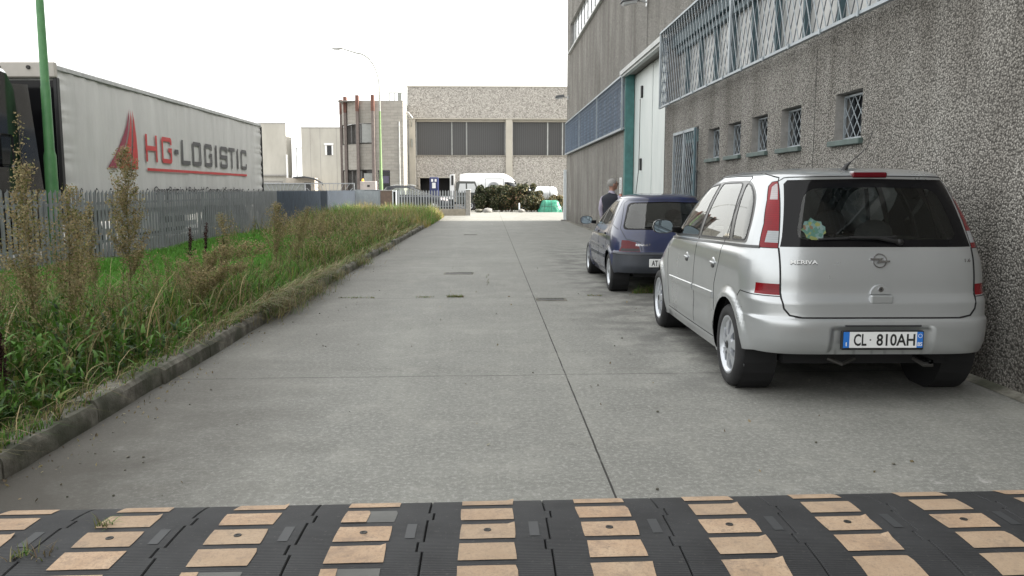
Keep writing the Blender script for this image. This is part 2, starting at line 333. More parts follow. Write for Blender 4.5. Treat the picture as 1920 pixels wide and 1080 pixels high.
# drains
def drain(x, y, w, d, rz, label):
    t = thing('drain_grate', label, 'drain', (x, y, 0), rz)
    f = MB(); f.box(-w/2-.03,w/2+.03,-d/2-.03,-d/2,-.01,.006); f.box(-w/2-.03,w/2+.03,d/2,d/2+.03,-.01,.006); f.box(-w/2-.03,-w/2,-d/2,d/2,-.01,.006); f.box(w/2,w/2+.03,-d/2,d/2,-.01,.006)
    f.build('frame', M['kerb'], t)
    g = MB(); n = int(w/.045)
    for i in range(n): g.box(-w/2+i*w/n, -w/2+(i+.55)*w/n, -d/2, d/2, -.008, .004)
    g.box(-w/2,w/2,-d/2,d/2,-.012,.0015); g.build('slats', M['lens_dark'], t)
M['lens_dark'] = plain('cast_iron', (.045,.043,.04), .6, .5, var=.3)
drain(-.50, 14.05, .44, .26, -.02, 'square iron drain grate in mid road before the parked hatchback')
drain(.83, 10.62, .34, .2, 0, 'iron drain grate just right of where the two road joints cross')
drain(-.55, 26.3, .36, .3, 0, 'far iron drain grate out in the middle of the road')
# loose pebbles and crumbs
mb = MB(); rk = random.Random(5)
for k in range(80):
    x = rk.uniform(-2.3, 3.4); y = 3.75+rk.random()**1.6*12; s = rk.uniform(.003,.010)
    if rk.random() < .4: x = rk.uniform(-2.3,-1.5)
    mb.ell((x,y,s*.6), (s,s*rk.uniform(.7,1.3),s*.7), 6, 4)
tag(mb.build('pebbles', M['kerb'], smooth=True), kind='stuff')
# ------------------------------------------------------------------ speed bump: rubber modules, tan tape, joints
def bump_z(v): return .048*np.clip(1-np.abs(v)**2.6, 0, 1)**.8+.005     # v in -1..1 across the bump
BY, BH, BA = 3.155, .475, .0145+.01            # centre line at x=0, half depth, slope of the line
def bpt(u, v, dz=0.0):                           # u metres along, v -1..1 across
    return (u, BY+u*BA+v*BH, float(bump_z(v))+dz)
def jag(v):                                      # interlocking jigsaw joint
    if -.30 < v < -.12: return -.022
    if .34 < v < .52: return .022
    return 0.0
def module(u0, u1, name, label):
    o = thing(name, label, 'speed bump', (0,0,0), 0, 'modules of the rubber speed bump')
    vsv = sorted(set([round(-1+.08*k,3) for k in range(26)]+[-.301,-.299,-.121,-.119,.339,.341,.519,.521])); rows = []
    mb = MB()
    for v in vsv:
        j = jag(v); a, b = u0+.002+j, u1-.002+j
        us = [a, a+.004, a+.12, (a+b)/2, b-.12, b-.004, b]
        rows.append([bpt(u, v, -.006 if i in (0,6) else 0) for i, u in enumerate(us)])
    n = 7; vs = [p for r in rows for p in r]
    mb.add(vs, [(k*n+i,k*n+i+1,(k+1)*n+i+1,(k+1)*n+i) for k in range(len(rows)-1) for i in range(n-1)])
    m0 = len(mb.v)
    base = [[(r[0][0], r[0][1], -.005), (r[-1][0], r[-1][1], -.005)] for r in rows]
    for k in range(len(rows)-1):
        mb.add([rows[k][0], rows[k+1][0], base[k+1][0], base[k][0]], [(0,1,2,3)]); mb.add([rows[k][-1], rows[k+1][-1], base[k+1][1], base[k][1]], [(3,2,1,0)])
    for r, b_ in ((rows[0],base[0]),(rows[-1],base[-1])): mb.add([r[0], r[3], r[-1], b_[1], b_[0]], [(0,1,2,3,4)])
    mb.build('rubber_pad', M['rubber'], o, smooth=40)
    uc = (u0+u1)/2; rr = random.Random(int(u0*100)); cols_ = []
    rowsv = [(.84,.105),(.46,.150),(.06,.150),(-.32,.145),(-.70,.150),(-.96,.02)]
    for i, (vc, hv) in enumerate(rowsv):
        if name == 'x': continue
        dull = (abs(uc+.5) < .1 and i in (1,4)) or (abs(uc+1.0) < .1 and i == 4)
        hw = .112; sk = [rr.uniform(-.008,.008) for _ in range(8)]
        tp = MB()
        def strip(fa, fb, dz):
            n = 8; m = 4; vs = []
            for b_ in range(m+1):
                for a_ in range(n+1):
                    s = fa+(fb-fa)*a_/n; vv = vc+(-hv+2*hv*b_/m); u = uc-hw+2*hw*s
                    e = .002*math.sin(s*9+i)*(b_ in (0,m))+sk[0]*(a_==0)*b_/m+sk[1]*(a_==n)*b_/m
                    lift = 0.0
                    if sk[2] > .004 and a_ == n and b_ == m: lift = .008
                    if b_ == m and a_ == n and sk[3] > .003: e -= .008
                    p_ = bpt(u+e, vv+e*.5, dz+lift); vs.append(p_)
            tp.add(vs, [(b_*(n+1)+a_, b_*(n+1)+a_+1, (b_+1)*(n+1)+a_+1, (b_+1)*(n+1)+a_) for b_ in range(m) for a_ in range(n)])
        if dull:
            strip(0,1,.0018); tp.build('bare_patch', M['tape_dull'], o, fix=False)
            tp = MB(); strip(0,.48 if i == 1 else .3,.0045); tp.build('tape', M['tape'], o, fix=False)
        else:
            strip(0,1,.003); tp.build('tape', M['tape'], o, fix=False)
    c = bpt(uc, .08); b = MB(); b.lathe([(0,.0001),(0,.016),(.0022,.015),(.002,.008),(-.001,.006),(-.001,.0001)], 14, 'z', (c[0],c[1],c[2]+.0035)); b.build('bolt', M['lens_dark'], o, smooth=40)
    e = MB(); m_ = 4; ue = u1-.06
    vs = [bpt(ue+d, v, .002) for v in (-.05,.05,.15,.25) for d in (-.02,.02)]; e.add(vs, [(k*2,k*2+1,k*2+3,k*2+2) for k in range(3)]); e.build('reflector', M['lens_grey'], o, fix=False)
    return o
u = -.255-.5*6
rowlab = {}
wd = ['sixth','fifth','fourth','third','second']
for k in range(13):
    uc = u+.25
    if uc < -2.0: lab = 'leftmost rubber speed bump pads half hidden under the kerb end'
    elif abs(uc+1.5) < .1: lab = 'speed bump pad at the left with dry grass sprouting on its left joint'
    elif abs(uc+1.0) < .1: lab = 'speed bump pad with its last front tape gone, second from the grassy joint'
    elif abs(uc+.5) < .3: lab = 'speed bump pad with two torn tape strips, left of the middle'
    elif abs(uc) < .1: lab = 'middle speed bump pad straight ahead of the camera with five clean tapes'
    elif abs(uc-.5) < .1: lab = 'speed bump pad below the end of the long road joint'
    elif abs(uc-1.0) < .1: lab = 'speed bump pad just right of the one below the long road joint'
    elif abs(uc-1.5) < .1: lab = 'speed bump pad in line with the left wheels of the silver car'
    elif abs(uc-2.0) < .1: lab = 'speed bump pad in line with the number plate of the silver car'
    elif abs(uc-2.5) < .1: lab = 'rightmost speed bump pad cut by the right edge of the photo'
    else: lab = 'rubber speed bump pad outside the edge of the view'
    if -2.3 < uc < 2.9: module(u, u+.5, 'speed_bump_pad', lab)
    u += .5

# ------------------------------------------------------------------ the long pebble-clad building on the right
M['jointgrey'] = plain('joint_grey', (.05,.048,.045), .9)
bld = thing('industrial_building', 'tall grey pebble clad warehouse filling the right side of the photo', 'building', (WX, 0, 0))
Y0, Y1, HT = -22.0, 38.6, 14.0
holes = [(3.0,17.03,3.14,4.52,.28),(17.2,22.08,0.0,4.45,.30),(22.3,38.2,3.12,4.42,.20),(18.0,37.4,7.5,8.72,.18),(14.46,16.09,0.0,2.54,.16)]
wins = [(8.13,8.76),(9.72,10.38),(10.89,11.53),(12.04,12.68),(13.15,13.80)]
for a, b in wins: holes.append((a,b,1.945,2.43,.22))
ysb = sorted(set([Y0, Y1]+[h[0] for h in holes]+[h[1] for h in holes])); zsb = sorted(set([0.0, HT]+[h[2] for h in holes]+[h[3] for h in holes]))
mb = MB()
for a, b in zip(ysb[:-1], ysb[1:]):
    for c_, d in zip(zsb[:-1], zsb[1:]):
        ym, zm = (a+b)/2, (c_+d)/2
        if not any(h[0] < ym < h[1] and h[2] < zm < h[3] for h in holes): mb.add([(0,a,c_),(0,a,d),(0,b,d),(0,b,c_)], [(0,1,2,3)])
mb.add([(0,Y1,0),(0,Y1,HT),(22,Y1,HT),(22,Y1,0)], [(0,1,2,3)]); mb.add([(0,Y0,0),(22,Y0,0),(22,Y0,HT),(0,Y0,HT)], [(0,1,2,3)]); mb.add([(22,Y0,0),(22,Y1,0),(22,Y1,HT),(22,Y0,HT)], [(0,1,2,3)])
mb.build('wall', M['wall'], bld, fix=False)
mb = MB(); mb.box(-.03,22.05,Y0-.05,Y1+.03,HT,HT+.12); mb.build('roof', M['plaster'], bld)
mb = MB()
for h in holes:
    a, b, c_, d, dp = h
    mb.add([(0,a,c_),(dp,a,c_),(dp,a,d),(0,a,d)], [(0,1,2,3)]); mb.add([(0,b,c_),(0,b,d),(dp,b,d),(dp,b,c_)], [(0,1,2,3)])
    mb.add([(0,a,d),(dp,a,d),(dp,b,d),(0,b,d)], [(0,1,2,3)]); mb.add([(0,a,c_),(0,b,c_),(dp,b,c_),(dp,a,c_)], [(0,1,2,3)])
mb.build('reveals', M['plaster'], bld, fix=False)
for yj in (9.31, 4.6, 26.4, 31.9): mb = MB(); mb.box(-.003,.002,yj-.005,yj+.005,0,3.0 if yj < 20 else 10.5); mb.build('panel_joint', M['jointgrey'], bld)
# frosted band window near
f = MB(); f.box(.24,.27,3.0,17.03,3.14,4.52); wb = f.build('band_window', M['frosted'], bld)
f = MB(); yy = 3.2
for yj in np.arange(3.2, 17.2, 1.0): f.box(.165,.238,yj-.032,yj+.032,3.14,4.22)
f.box(.15,.238,3.0,17.03,3.142,3.21); f.box(.14,.238,3.0,17.03,4.16,4.26)
f.build('mullions', M['mull'], wb)
f = MB(); f.box(.06,.28,3.0,17.03,4.27,4.50); f.build('shutter_box', M['mull'], wb)
def lattice(mb, x, ya, yb, za, zb, dy, dz, w, th=.008):
    """diamond lattice of flat bars in the plane x, clipped to a rectangle"""
    for sgn in (1, -1):
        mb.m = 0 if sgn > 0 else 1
        n0 = int((zb-za)/dz)+2
        for k in range(-n0, int((yb-ya)/dy)+n0+1):
            y0 = ya+k*dy; pts = []
            sl = sgn*dy/dz
            zA, zB = za, zb; yA = y0; yB = y0+sl*(zb-za)
            if sl > 0:
                if yA < ya: zA = za+(ya-yA)/sl; yA = ya
                if yB > yb: zB = zb-(yB-yb)/sl; yB = yb
            else:
                if yA > yb: zA = za+(yA-yb)/-sl; yA = yb
                if yB < ya: zB = zb-(ya-yB)/-sl; yB = ya
            if zB-zA > .01: mb.bar((x-sgn*.005,yA,zA),(x-sgn*.005,yB,zB), w, th, up=(1,0,0))
    mb.m = 0
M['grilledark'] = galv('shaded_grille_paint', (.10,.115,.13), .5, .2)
g = thing('window_grille', 'large diamond lattice grille over the frosted band window above the silver car', 'window grille', (WX, 0, 0))
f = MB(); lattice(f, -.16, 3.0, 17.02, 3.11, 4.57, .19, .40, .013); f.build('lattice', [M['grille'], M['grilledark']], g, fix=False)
f = MB()
f.box(-.185,-.135,3.0,17.06,3.078,3.11)
f.box(-.185,-.125,3.0,17.06,4.565,4.60); f.box(-.12,.0,3.0,17.06,4.57,4.595)
for yj in (17.03, 12.15, 7.3): f.box(-.182,-.135,yj-.03,yj+.03,3.112,4.562)
f.build('frame', M['grille'], g)
f = MB()
for k in range(7): f.box(-.13,-.002,17.0,17.02,3.2+k*.2,3.212+k*.2)
for k in range(5): f.box(-.12+k*.025,-.112+k*.025,17.0,17.02,3.112,4.562)
f.build('side_bars', M['grilleblue'], g)
f = MB()
for yj in np.arange(3.4, 17, .9): f.box(-.20,-.186,yj-.012,yj+.012,3.06,3.12)
f.build('bracket', M['grille'], g)
g = thing('window_grille', 'long blue grey lattice grille on the far wall beyond the white door', 'window grille', (WX, 0, 0))
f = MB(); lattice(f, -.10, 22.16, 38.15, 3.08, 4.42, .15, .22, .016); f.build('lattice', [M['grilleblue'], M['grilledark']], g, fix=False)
f = MB(); f.box(-.13,-.07,22.12,38.2,3.02,3.08); f.box(-.13,-.07,22.12,38.2,4.42,4.47); f.box(-.06,0,22.12,38.2,3.04,3.07); f.box(-.06,0,22.12,38.2,4.43,4.46)
for yj in (22.15,27.2,32.4,38.17): f.box(-.128,-.085,yj-.03,yj+.03,3.082,4.418)
f.build('frame', M['grille'], g)
f = MB(); f.box(.15,.17,22.3,38.2,3.12,4.42); wb = f.build('band_window', plain('dull_blue_pane', (.05,.075,.12), .25), bld)
f = MB()
f.box(.11,.146,22.31,38.19,4.36,4.417)
for yj in np.arange(22.6, 38.2, 1.1): f.box(.10,.148,yj-.04,yj+.04,3.122,4.359)
f.build('mullions', M['grilleblue'], wb)
# upper strip window
f = MB(); f.box(.12,.14,18.0,37.4,7.5,8.72); wb = f.build('strip_window', M['brightpane'], bld)
f = MB()
for yj in np.arange(18.2, 37.5, 1.05): f.box(.10,.118,yj-.02,yj+.02,7.502,8.718)
f.build('mullions', M['black'], wb)
f = MB(); f.box(-.10,.05,17.9,37.5,7.42,7.485); f.build('sill', M['rail'], wb)
# sliding door
dr = MB()
ye = [17.22,18.42,19.62,20.85,22.06]
for k in range(4): dr.bev(.20+.012*(k%2),.26+.012*(k%2),ye[k]+.006,ye[k+1]-.006,.03,4.42,.006)
dn = dr.build('folding_door', M['doorwhite'], bld)
f = MB(); f.box(.262,.29,17.2,22.08,0,4.44); f.build('door_gap', M['darkgap'], dn)
f = MB()
for z_ in (1.92, 3.72): f.bev(.15,.198,20.80,20.90,z_,z_+.30,.01)
f.build('handle', M['black'], dn)
f = MB(); f.tube([(.14,20.85,3.7),(.14,20.86,2.6),(.145,20.95,1.9),(.10,21.2,1.0),(.10,21.35,.5)], .009, 6); f.build('cord', M['black'], dn)
f = MB(); f.box(-.03,.195,22.02,22.14,0,4.52); f.box(-.035,-.004,22.141,22.22,0,4.52); f.build('door_jamb', M['teal'], bld)
f = MB(); f.box(-.16,-.004,17.06,22.3,4.455,4.50); f.box(-.16,-.13,17.06,22.3,4.502,4.56); f.box(-.12,-.01,17.1,22.28,4.40,4.453); f.build('door_header', M['rail'], bld)
f = MB(); f.box(-.006,.19,17.196,17.22,0,4.45); f.build('door_edge', M['black'], bld)
# small barred windows
for i, (a, b) in enumerate(wins):
    w = MB(); w.box(.19,.20,a,b,1.945,2.43); wo = w.build('window', M['darkglass'], bld)
    w = MB(); w.box(.16,.189,a,a+.035,1.946,2.429); w.box(.16,.189,b-.035,b,1.946,2.429); w.box(.16,.189,a+.035,b-.035,2.395,2.429); w.box(.16,.189,a+.035,b-.035,1.946,1.98); w.box(.16,.188,(a+b)/2-.02,(a+b)/2+.02,1.98,2.395); w.build('frame', M['grilledark'], wo)
    w = MB(); lattice(w, .105, a+.02, b-.02, 1.97, 2.40, .155, .18, .009, .006)
    w.box(.09,.115,a+.005,b-.005,2.392,2.412); w.box(.09,.115,a+.005,b-.005,1.955,1.975); w.box(.09,.115,a+.005,a+.022,1.975,2.392); w.box(.09,.115,b-.022,b-.005,1.975,2.392); w.build('grille', [M['grille'], M['grille']], wo, fix=False)
    w = MB(); w.bev(-.05,.12,a-.05,b+.07,1.885,1.943,.006); w.build('sill', M['tealdull'], wo)
# entrance door with lattice gate
f = MB(); f.box(.11,.15,14.47,16.08,0,2.53); do = f.build('entrance_door', M['tealdark'], bld)
f = MB(); f.box(.09,.109,14.6,15.2,1.0,2.3); f.box(.09,.109,15.35,15.95,1.0,2.3); f.build('pane', M['darkglass'], do)
g = thing('lattice_gate', 'tall grey lattice security gate on the teal entrance door beside the small windows', 'gate', (WX, 0, 0))
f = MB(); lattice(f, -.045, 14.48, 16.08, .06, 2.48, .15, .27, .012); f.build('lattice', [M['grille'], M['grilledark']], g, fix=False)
f = MB(); 
for yj in (14.47, 15.27, 16.10): f.box(-.075,-.03,yj-.025,yj+.025,.03,2.52)
f.box(-.075,-.03,14.495,16.075,2.47,2.52); f.box(-.075,-.03,14.495,16.075,.03,.075); f.build('frame', M['grille'], g)
f = MB(); f.tube([(-.10,14.30,0),(-.10,14.30,2.5)], .022, 8); f.bar((-.08,14.30,1.75),(-.03,14.47,1.75), .03); f.bar((-.08,14.30,.6),(-.03,14.47,.6), .03); f.build('hinge_post', M['mull'], g)
# corner post, conduit, wall lamps, sign
g = thing('gate_post', 'tall white steel post against the far corner of the pebble wall', 'post', (WX-.12, 38.0, 0))
f = MB(); f.bev(-.07,.07,-.06,.06,0,2.35,.008); f.build('post', M['whitepost'], g)
f = MB(); f.bev(-.18,.10,-.14,.14,0,.06,.01); f.build('foot_plate', M['plaster'], g)
def wall_lamp(y, z, label, s=1.0):
    g = thing('wall_lamp', label, 'wall lamp', (WX, y, z))
    f = MB(); f.tube([(0,0,0),(-.14,0,.03),(-.22,0,.02)], .025, 8); f.box(-.03,-.002,-.07,.07,-.09,.09); f.build('bracket', M['aluminium'], g)
    f = MB(); f.add([(-.18,-.13,.05),(-.62,-.17,-.02),(-.62,.17,-.02),(-.18,.13,.05),(-.22,-.09,.14),(-.56,-.12,.09),(-.56,.12,.09),(-.22,.09,.14)], [(0,3,2,1),(4,5,6,7),(0,1,5,4),(1,2,6,5),(2,3,7,6),(3,0,4,7)]); f.build('housing', plain('lamp_dark_grey', (.10,.105,.11), .5), g)
    f = MB(); f.add([(-.24,-.11,.035),(-.59,-.14,-.03),(-.59,.14,-.03),(-.24,.11,.035),(-.26,-.08,-.02),(-.55,-.10,-.075),(-.55,.10,-.075),(-.26,.08,-.02)], [(0,1,2,3),(4,7,6,5),(0,4,5,1),(1,5,6,2),(2,6,7,3),(3,7,4,0)]); f.build('lamp_glass', M['lampglass'], g)
    return g
wall_lamp(19.4, 5.72, 'floodlight on the pebble wall high above the white door')
wall_lamp(38.0, 5.60, 'small floodlight at the far end of the pebble wall')
f = MB(); f.tube([(-.02,19.3,5.6),(-.02,19.3,10.4)], .014, 6); f.tube([(-.02,19.3,5.62),(-.02,19.3,4.62)], .01, 6); f.build('conduit', M['plaster'], bld)
g = thing('wall_sign', 'small white upright sign beside the teal door jamb', 'sign', (WX-.004, 22.75, 1.35))
f = MB(); f.box(-.02,0,-.16,.16,-.02,.42); f.build('plate', M['white'], g)
f = MB()
for z_ in (.30,.18,.06): f.lathe([(-.024,.05),(-.024,.028)], 12, 'x', (0,0,z_))
f.build('marks', M['black'], g, fix=False)
f = MB(); f.box(-.02,0,-.16,.16,-.20,-.03); f.build('lower_plate', plain('faded_red', (.45,.17,.13), .6), g)
# ------------------------------------------------------------------ car body builder
def supertab(n, m, asp):
    """unit super-ellipse quarter, resampled by arc length: s in 0..1 -> cx, cy"""
    t = np.linspace(0, 1, 3000)**.5; cx = np.sin(np.linspace(0, math.pi/2, 6000))
    cx = np.concatenate([np.linspace(0, .9, 3000), 1-np.linspace(.1**.25, 0, 3000)**4]); cx = np.clip(cx, 0, 1)
    cy = 1-(1-cx**n)**(1/m)
    ds = np.hypot(np.diff(cx), np.diff(cy)*asp); s = np.concatenate([[0], np.cumsum(ds)]); s /= s[-1]
    return s, cx, cy
class Skin:
    def __init__(s, p):
        s.p = p; s.yR = pchip(p['yR']); s.yF = pchip(p['yF']); s.w = pchip(p['w'])
        s.aR = pchip(p['aR']); s.aF = pchip(p['aF'])
        s.tR = supertab(p['nR'], 2.0, .6); s.tF = supertab(p['nF'], 2.0, .8)
        s.zc = p['zc']; s.z0 = p['z0']; s.H = p['H']; s.ym = p['ym']; s.disp = p.get('disp')
    def base(s, S, V):
        S = np.asarray(S, float); V = np.asarray(V, float)
        z = np.minimum(V, s.zc); w = s.w(z); yR = s.yR(z); yF = s.yF(z); aR = s.aR(z); aF = s.aF(z)
        r = np.clip(S, 0, 1); cx = np.interp(r, s.tR[0], s.tR[1]); cy = np.interp(r, s.tR[0], s.tR[2])
        f = np.clip(3-S, 0, 1); fx = np.interp(f, s.tF[0], s.tF[1]); fy = np.interp(f, s.tF[0], s.tF[2])
        x = np.where(S <= 1, w*cx, np.where(S <= 2, w, w*fx))
        y = np.where(S <= 1, yR+aR*cy, np.where(S <= 2, yR+aR+(yF-aF-yR-aR)*(S-1), yF-aF*fy))
        x = x*(1-s.p['taper']*((y-s.p['yt'])/2)**2)
        q = np.clip(V-s.zc, 0, 1); rho = 1-q*q
        zz = z+s.H*np.sqrt(np.clip(1-rho**3, 0, 1))
        return np.stack([x*rho, s.ym+(y-s.ym)*rho, zz], -1)
    def base_n(s, S, V, fn=None):
        fn = fn or s.base; e = .004
        a = fn(np.clip(S+e,0,3), V)-fn(np.clip(S-e,0,3), V)
        b = fn(S, np.clip(V+e*2,s.z0,s.zc+1))-fn(S, np.clip(V-e*2,s.z0,s.zc+1))
        n = np.cross(a, b); L = np.linalg.norm(n, axis=-1, keepdims=True); n = n/np.maximum(L, 1e-9)
        n = np.where(L < 1e-9, np.array([0,0,1.0]), n); return n
    def P(s, S, V):
        b = s.base(S, V)
        if s.disp is None: return b
        d = s.disp(b[...,0], b[...,1], b[...,2]); return b+s.base_n(S, V)*d[...,None]
    def N(s, S, V): return s.base_n(S, V, s.P)
    # inverse maps
    def map1(s, pt):
        k, a, b = pt
        if k == 'd': return (a, b)
        if k == 's':
            S = np.linspace(0, 3, 1500); y = s.base(S, np.full_like(S, b))[:,1]; return (float(np.interp(a, y, S)), b)
        if k == 'r':
            S = np.linspace(0, 1, 900); x = s.base(S, np.full_like(S, b))[:,0]; return (float(np.interp(a, x, S)), b)
        S = np.linspace(2, 3, 900); x = s.base(S, np.full_like(S, b))[::-1,0]; return (float(3-np.interp(a, x, 3-S[::-1])), b)
    def path(s, pts, closed=True, step=.035):
        out = []; n = len(pts); ctr = []
        for i in range(n if closed else n-1):
            a, b = pts[i], pts[(i+1)%n]
            if a[0] == b[0] and a[0] != 'd':
                k = max(1, int(math.hypot(b[1]-a[1], b[2]-a[2])/step))
                for j in range(k): out.append(s.map1((a[0], a[1]+(b[1]-a[1])*j/k, a[2]+(b[2]-a[2])*j/k)))
            else:
                A, B = s.map1(a), s.map1(b); k = max(1, int(max(abs(B[0]-A[0])*1.0, abs(B[1]-A[1]))/step))
                for j in range(k): out.append((A[0]+(B[0]-A[0])*j/k, A[1]+(B[1]-A[1])*j/k))
        if not closed: out.append(s.map1(pts[-1]))
        return out
def rnd(pts, r, k=4):
    """round the corners of a polygon whose points all share one map"""
    out = []; n = len(pts); rs = r if isinstance(r, (list,tuple)) else [r]*n
    for i in range(n):
        p, a, b = Vector(pts[i][1:]), Vector(pts[i-1][1:]), Vector(pts[(i+1)%n][1:]); rr = rs[i]
        if rr <= 0: out.append(pts[i]); continue
        u = (a-p); v = (b-p); d1 = min(rr, u.length*.48); d2 = min(rr, v.length*.48); u.normalize(); v.normalize()
        A, B = p+u*d1, p+v*d2
        for j in range(k+1):
            t = j/k; q = A*(1-t)**2+p*2*t*(1-t)+B*t*t; out.append((pts[i][0], q.x, q.y))
    return out
def arch(yc, zc, r, k=16, a0=-.25, a1=math.pi+.25, squash=1.0):
    return [('s', yc+r*math.cos(a0+(a1-a0)*i/k), zc+r*squash*math.sin(a0+(a1-a0)*i/k)) for i in range(k+1)]
def inpoly(px, py, poly):
    c = np.zeros(len(px), bool); n = len(poly)
    for i in range(n):
        x1, y1 = poly[i-1]; x2, y2 = poly[i]
        if y1 == y2: continue
        k = ((y1 > py) != (y2 > py)) & (px < (x2-x1)*(py-y1)/(y2-y1)+x1); c ^= k
    return c
def skin_body(sk, layers, ds=.03, dv=.025, body_mat=None, root=None, body_name='body'):
    """layers: (name, mat, polygon spec, mode) ; mode: void | join | split ; returns created objects"""
    polys = [sk.path(l[2]) for l in layers]
    verts, edges = [], []
    def addloop(lp, closed=True):
        n0 = len(verts); verts.extend(Vector(p) for p in lp)
        edges.extend((n0+i, n0+(i+1)%len(lp)) for i in range(len(lp) if closed else len(lp)-1))
    Sg = np.concatenate([np.arange(0, 1, ds/1.15), np.arange(1, 2, ds/2.6), np.linspace(2, 3, max(8, int(1.1/ds)))])
    Vg = np.array(sorted(set(np.round(np.concatenate([np.arange(sk.z0, sk.zc-.004, dv), sk.p.get('vx', []), sk.zc+np.linspace(0, 1, 13)]),5))))
    bd = [(x, sk.z0) for x in Sg]+[(3.0, v) for v in Vg[1:]]+[(x, sk.zc+1) for x in Sg[::-1][1:]]+[(0.0, v) for v in Vg[::-1][1:-1]]
    addloop(bd)
    for p in polys: addloop([(min(max(a,0),3), min(max(b,sk.z0),sk.zc+1)) for a, b in p])
    for v in Vg[1:-1]:
        for x in Sg[1:-1]: verts.append(Vector((x, v)))
    ov, oe, of, *_ = delaunay_2d_cdt(verts, edges, [], 1, 1e-5)
    D = np.array([(v.x, v.y) for v in ov]); T = np.array(of); ce = D[T].mean(1)
    cls = np.full(len(T), -1); 
    for i in range(len(layers)-1, -1, -1): cls[inpoly(ce[:,0], ce[:,1], polys[i])] = i
    Pn = sk.P(D[:,0], D[:,1]); Nn = sk.N(D[:,0], D[:,1])
    cen = np.isclose(D[:,0], 0)|np.isclose(D[:,0], 3); Nn[cen,0] = 0; Nn /= np.linalg.norm(Nn, axis=1, keepdims=True)
    Pn[cen,0] = 0
    fn = np.cross(Pn[T[:,1]]-Pn[T[:,0]], Pn[T[:,2]]-Pn[T[:,0]]); ar = np.linalg.norm(fn, axis=1)
    flip = (fn*Nn[T].mean(1)).sum(1) < 0; T[flip] = T[flip][:, ::-1]
    if (Nn[:,0]*Pn[:,0]).sum() < 0: raise RuntimeError('normals')
    out = {}
    def emit(name, mat, sel, sides, parent):
        tt = T[sel & (ar > 1e-9)]
        if not len(tt): return None
        used, inv = np.unique(tt, return_inverse=True); tt = inv.reshape(-1, 3)
        P0, N0 = Pn[used], Nn[used]; parts_v, parts_n, parts_t = [], [], []
        if 'R' in sides: parts_v.append(P0); parts_n.append(N0); parts_t.append(tt)
        if 'L' in sides:
            off = len(P0) if parts_v else 0; parts_v.append(P0*[-1,1,1]); parts_n.append(N0*[-1,1,1]); parts_t.append(tt[:, ::-1]+off)
        V_, N_, T_ = np.concatenate(parts_v), np.concatenate(parts_n), np.concatenate(parts_t)
        me = bpy.data.meshes.new(name); me.from_pydata(V_.tolist(), [], T_.tolist()); me.materials.append(mat); me.shade_smooth()
        me.normals_split_custom_set_from_vertices(N_.tolist())
        return link(bpy.data.objects.new(name, me), parent)
    out['body'] = emit(body_name, body_mat, cls == -1, 'RL', root)
    for i, l in enumerate(layers):
        if l[3] == 'void': continue
        par = root if len(l) < 5 or l[4] is None else l[4]
        if l[3] == 'join': out[l[0]+str(i)] = [emit(l[0], l[1], cls == i, 'RL', par)]
        else: out[l[0]+str(i)] = [emit(l[0], l[1], cls == i, 'L', par), emit(l[0], l[1], cls == i, 'R', par)]
    return out
def ribbons(sk, specs, name, mat, parent, w=.006, h=.0012, sides='RL', base=0.0, cap=False):
    """thin strips that follow the skin: specs = list of (points, closed)"""
    mb = MB()
    for pts, closed in specs:
        lp = sk.path(pts, closed, .03)
        if len(pts[0]) and not closed: pass
        S = np.array([p[0] for p in lp]); V = np.array([p[1] for p in lp]); P = sk.P(S, V); N = sk.N(S, V)
        T = np.roll(P,-1,0)-np.roll(P,1,0)
        if not closed: T[0] = P[1]-P[0]; T[-1] = P[-1]-P[-2]
        B = np.cross(N, T); B /= np.maximum(np.linalg.norm(B, axis=1, keepdims=True), 1e-9)
        n = len(P)
        for sgn in ((1,-1) if 'L' in sides and 'R' in sides else ((-1,) if sides == 'L' else (1,))):
            m = np.array([sgn,1,1]); vs = []
            for i in range(n):
                vs += [tuple((P[i]-B[i]*w/2+N[i]*(base-.002))*m), tuple((P[i]-B[i]*w*.42+N[i]*(base+h))*m), tuple((P[i]+B[i]*w*.42+N[i]*(base+h))*m), tuple((P[i]+B[i]*w/2+N[i]*(base-.002))*m)]
            fs = [(i*4+k, i*4+k+1, ((i+1)%n)*4+k+1, ((i+1)%n)*4+k) for i in range(n if closed else n-1) for k in range(3)]
            if not closed: fs += [(0,1,2,3), ((n-1)*4,(n-1)*4+1,(n-1)*4+2,(n-1)*4+3)]
            mb.add(vs, fs)
    return mb.build(name, mat, parent, smooth=50)
def rib_each(sk, specs, name, mat, parent, **k):
    for sp in specs:
        for sd_ in 'LR': ribbons(sk, [sp], name, mat, parent, sides=sd_, **k)
def car_paint(name, c, metal=.55, rough=.32, flake=True):
    t = NT(name); bf = t.n.new('ShaderNodeNewGeometry')
    dirt = t.noise(t.obj((1,1,1)), 2.2, 5, .6); cc = t.ramp(dirt, [(.3,tuple(a*.93 for a in c)),(.7,c)])
    t.col(t.mix(bf.outputs['Backfacing'], cc, (.035,.035,.035)))
    t.set(rough=t.ramp(dirt, [(.3,(rough+.08,)*3),(.7,(rough,)*3)]), metal=metal, coat=.9, crough=.06); return t.m
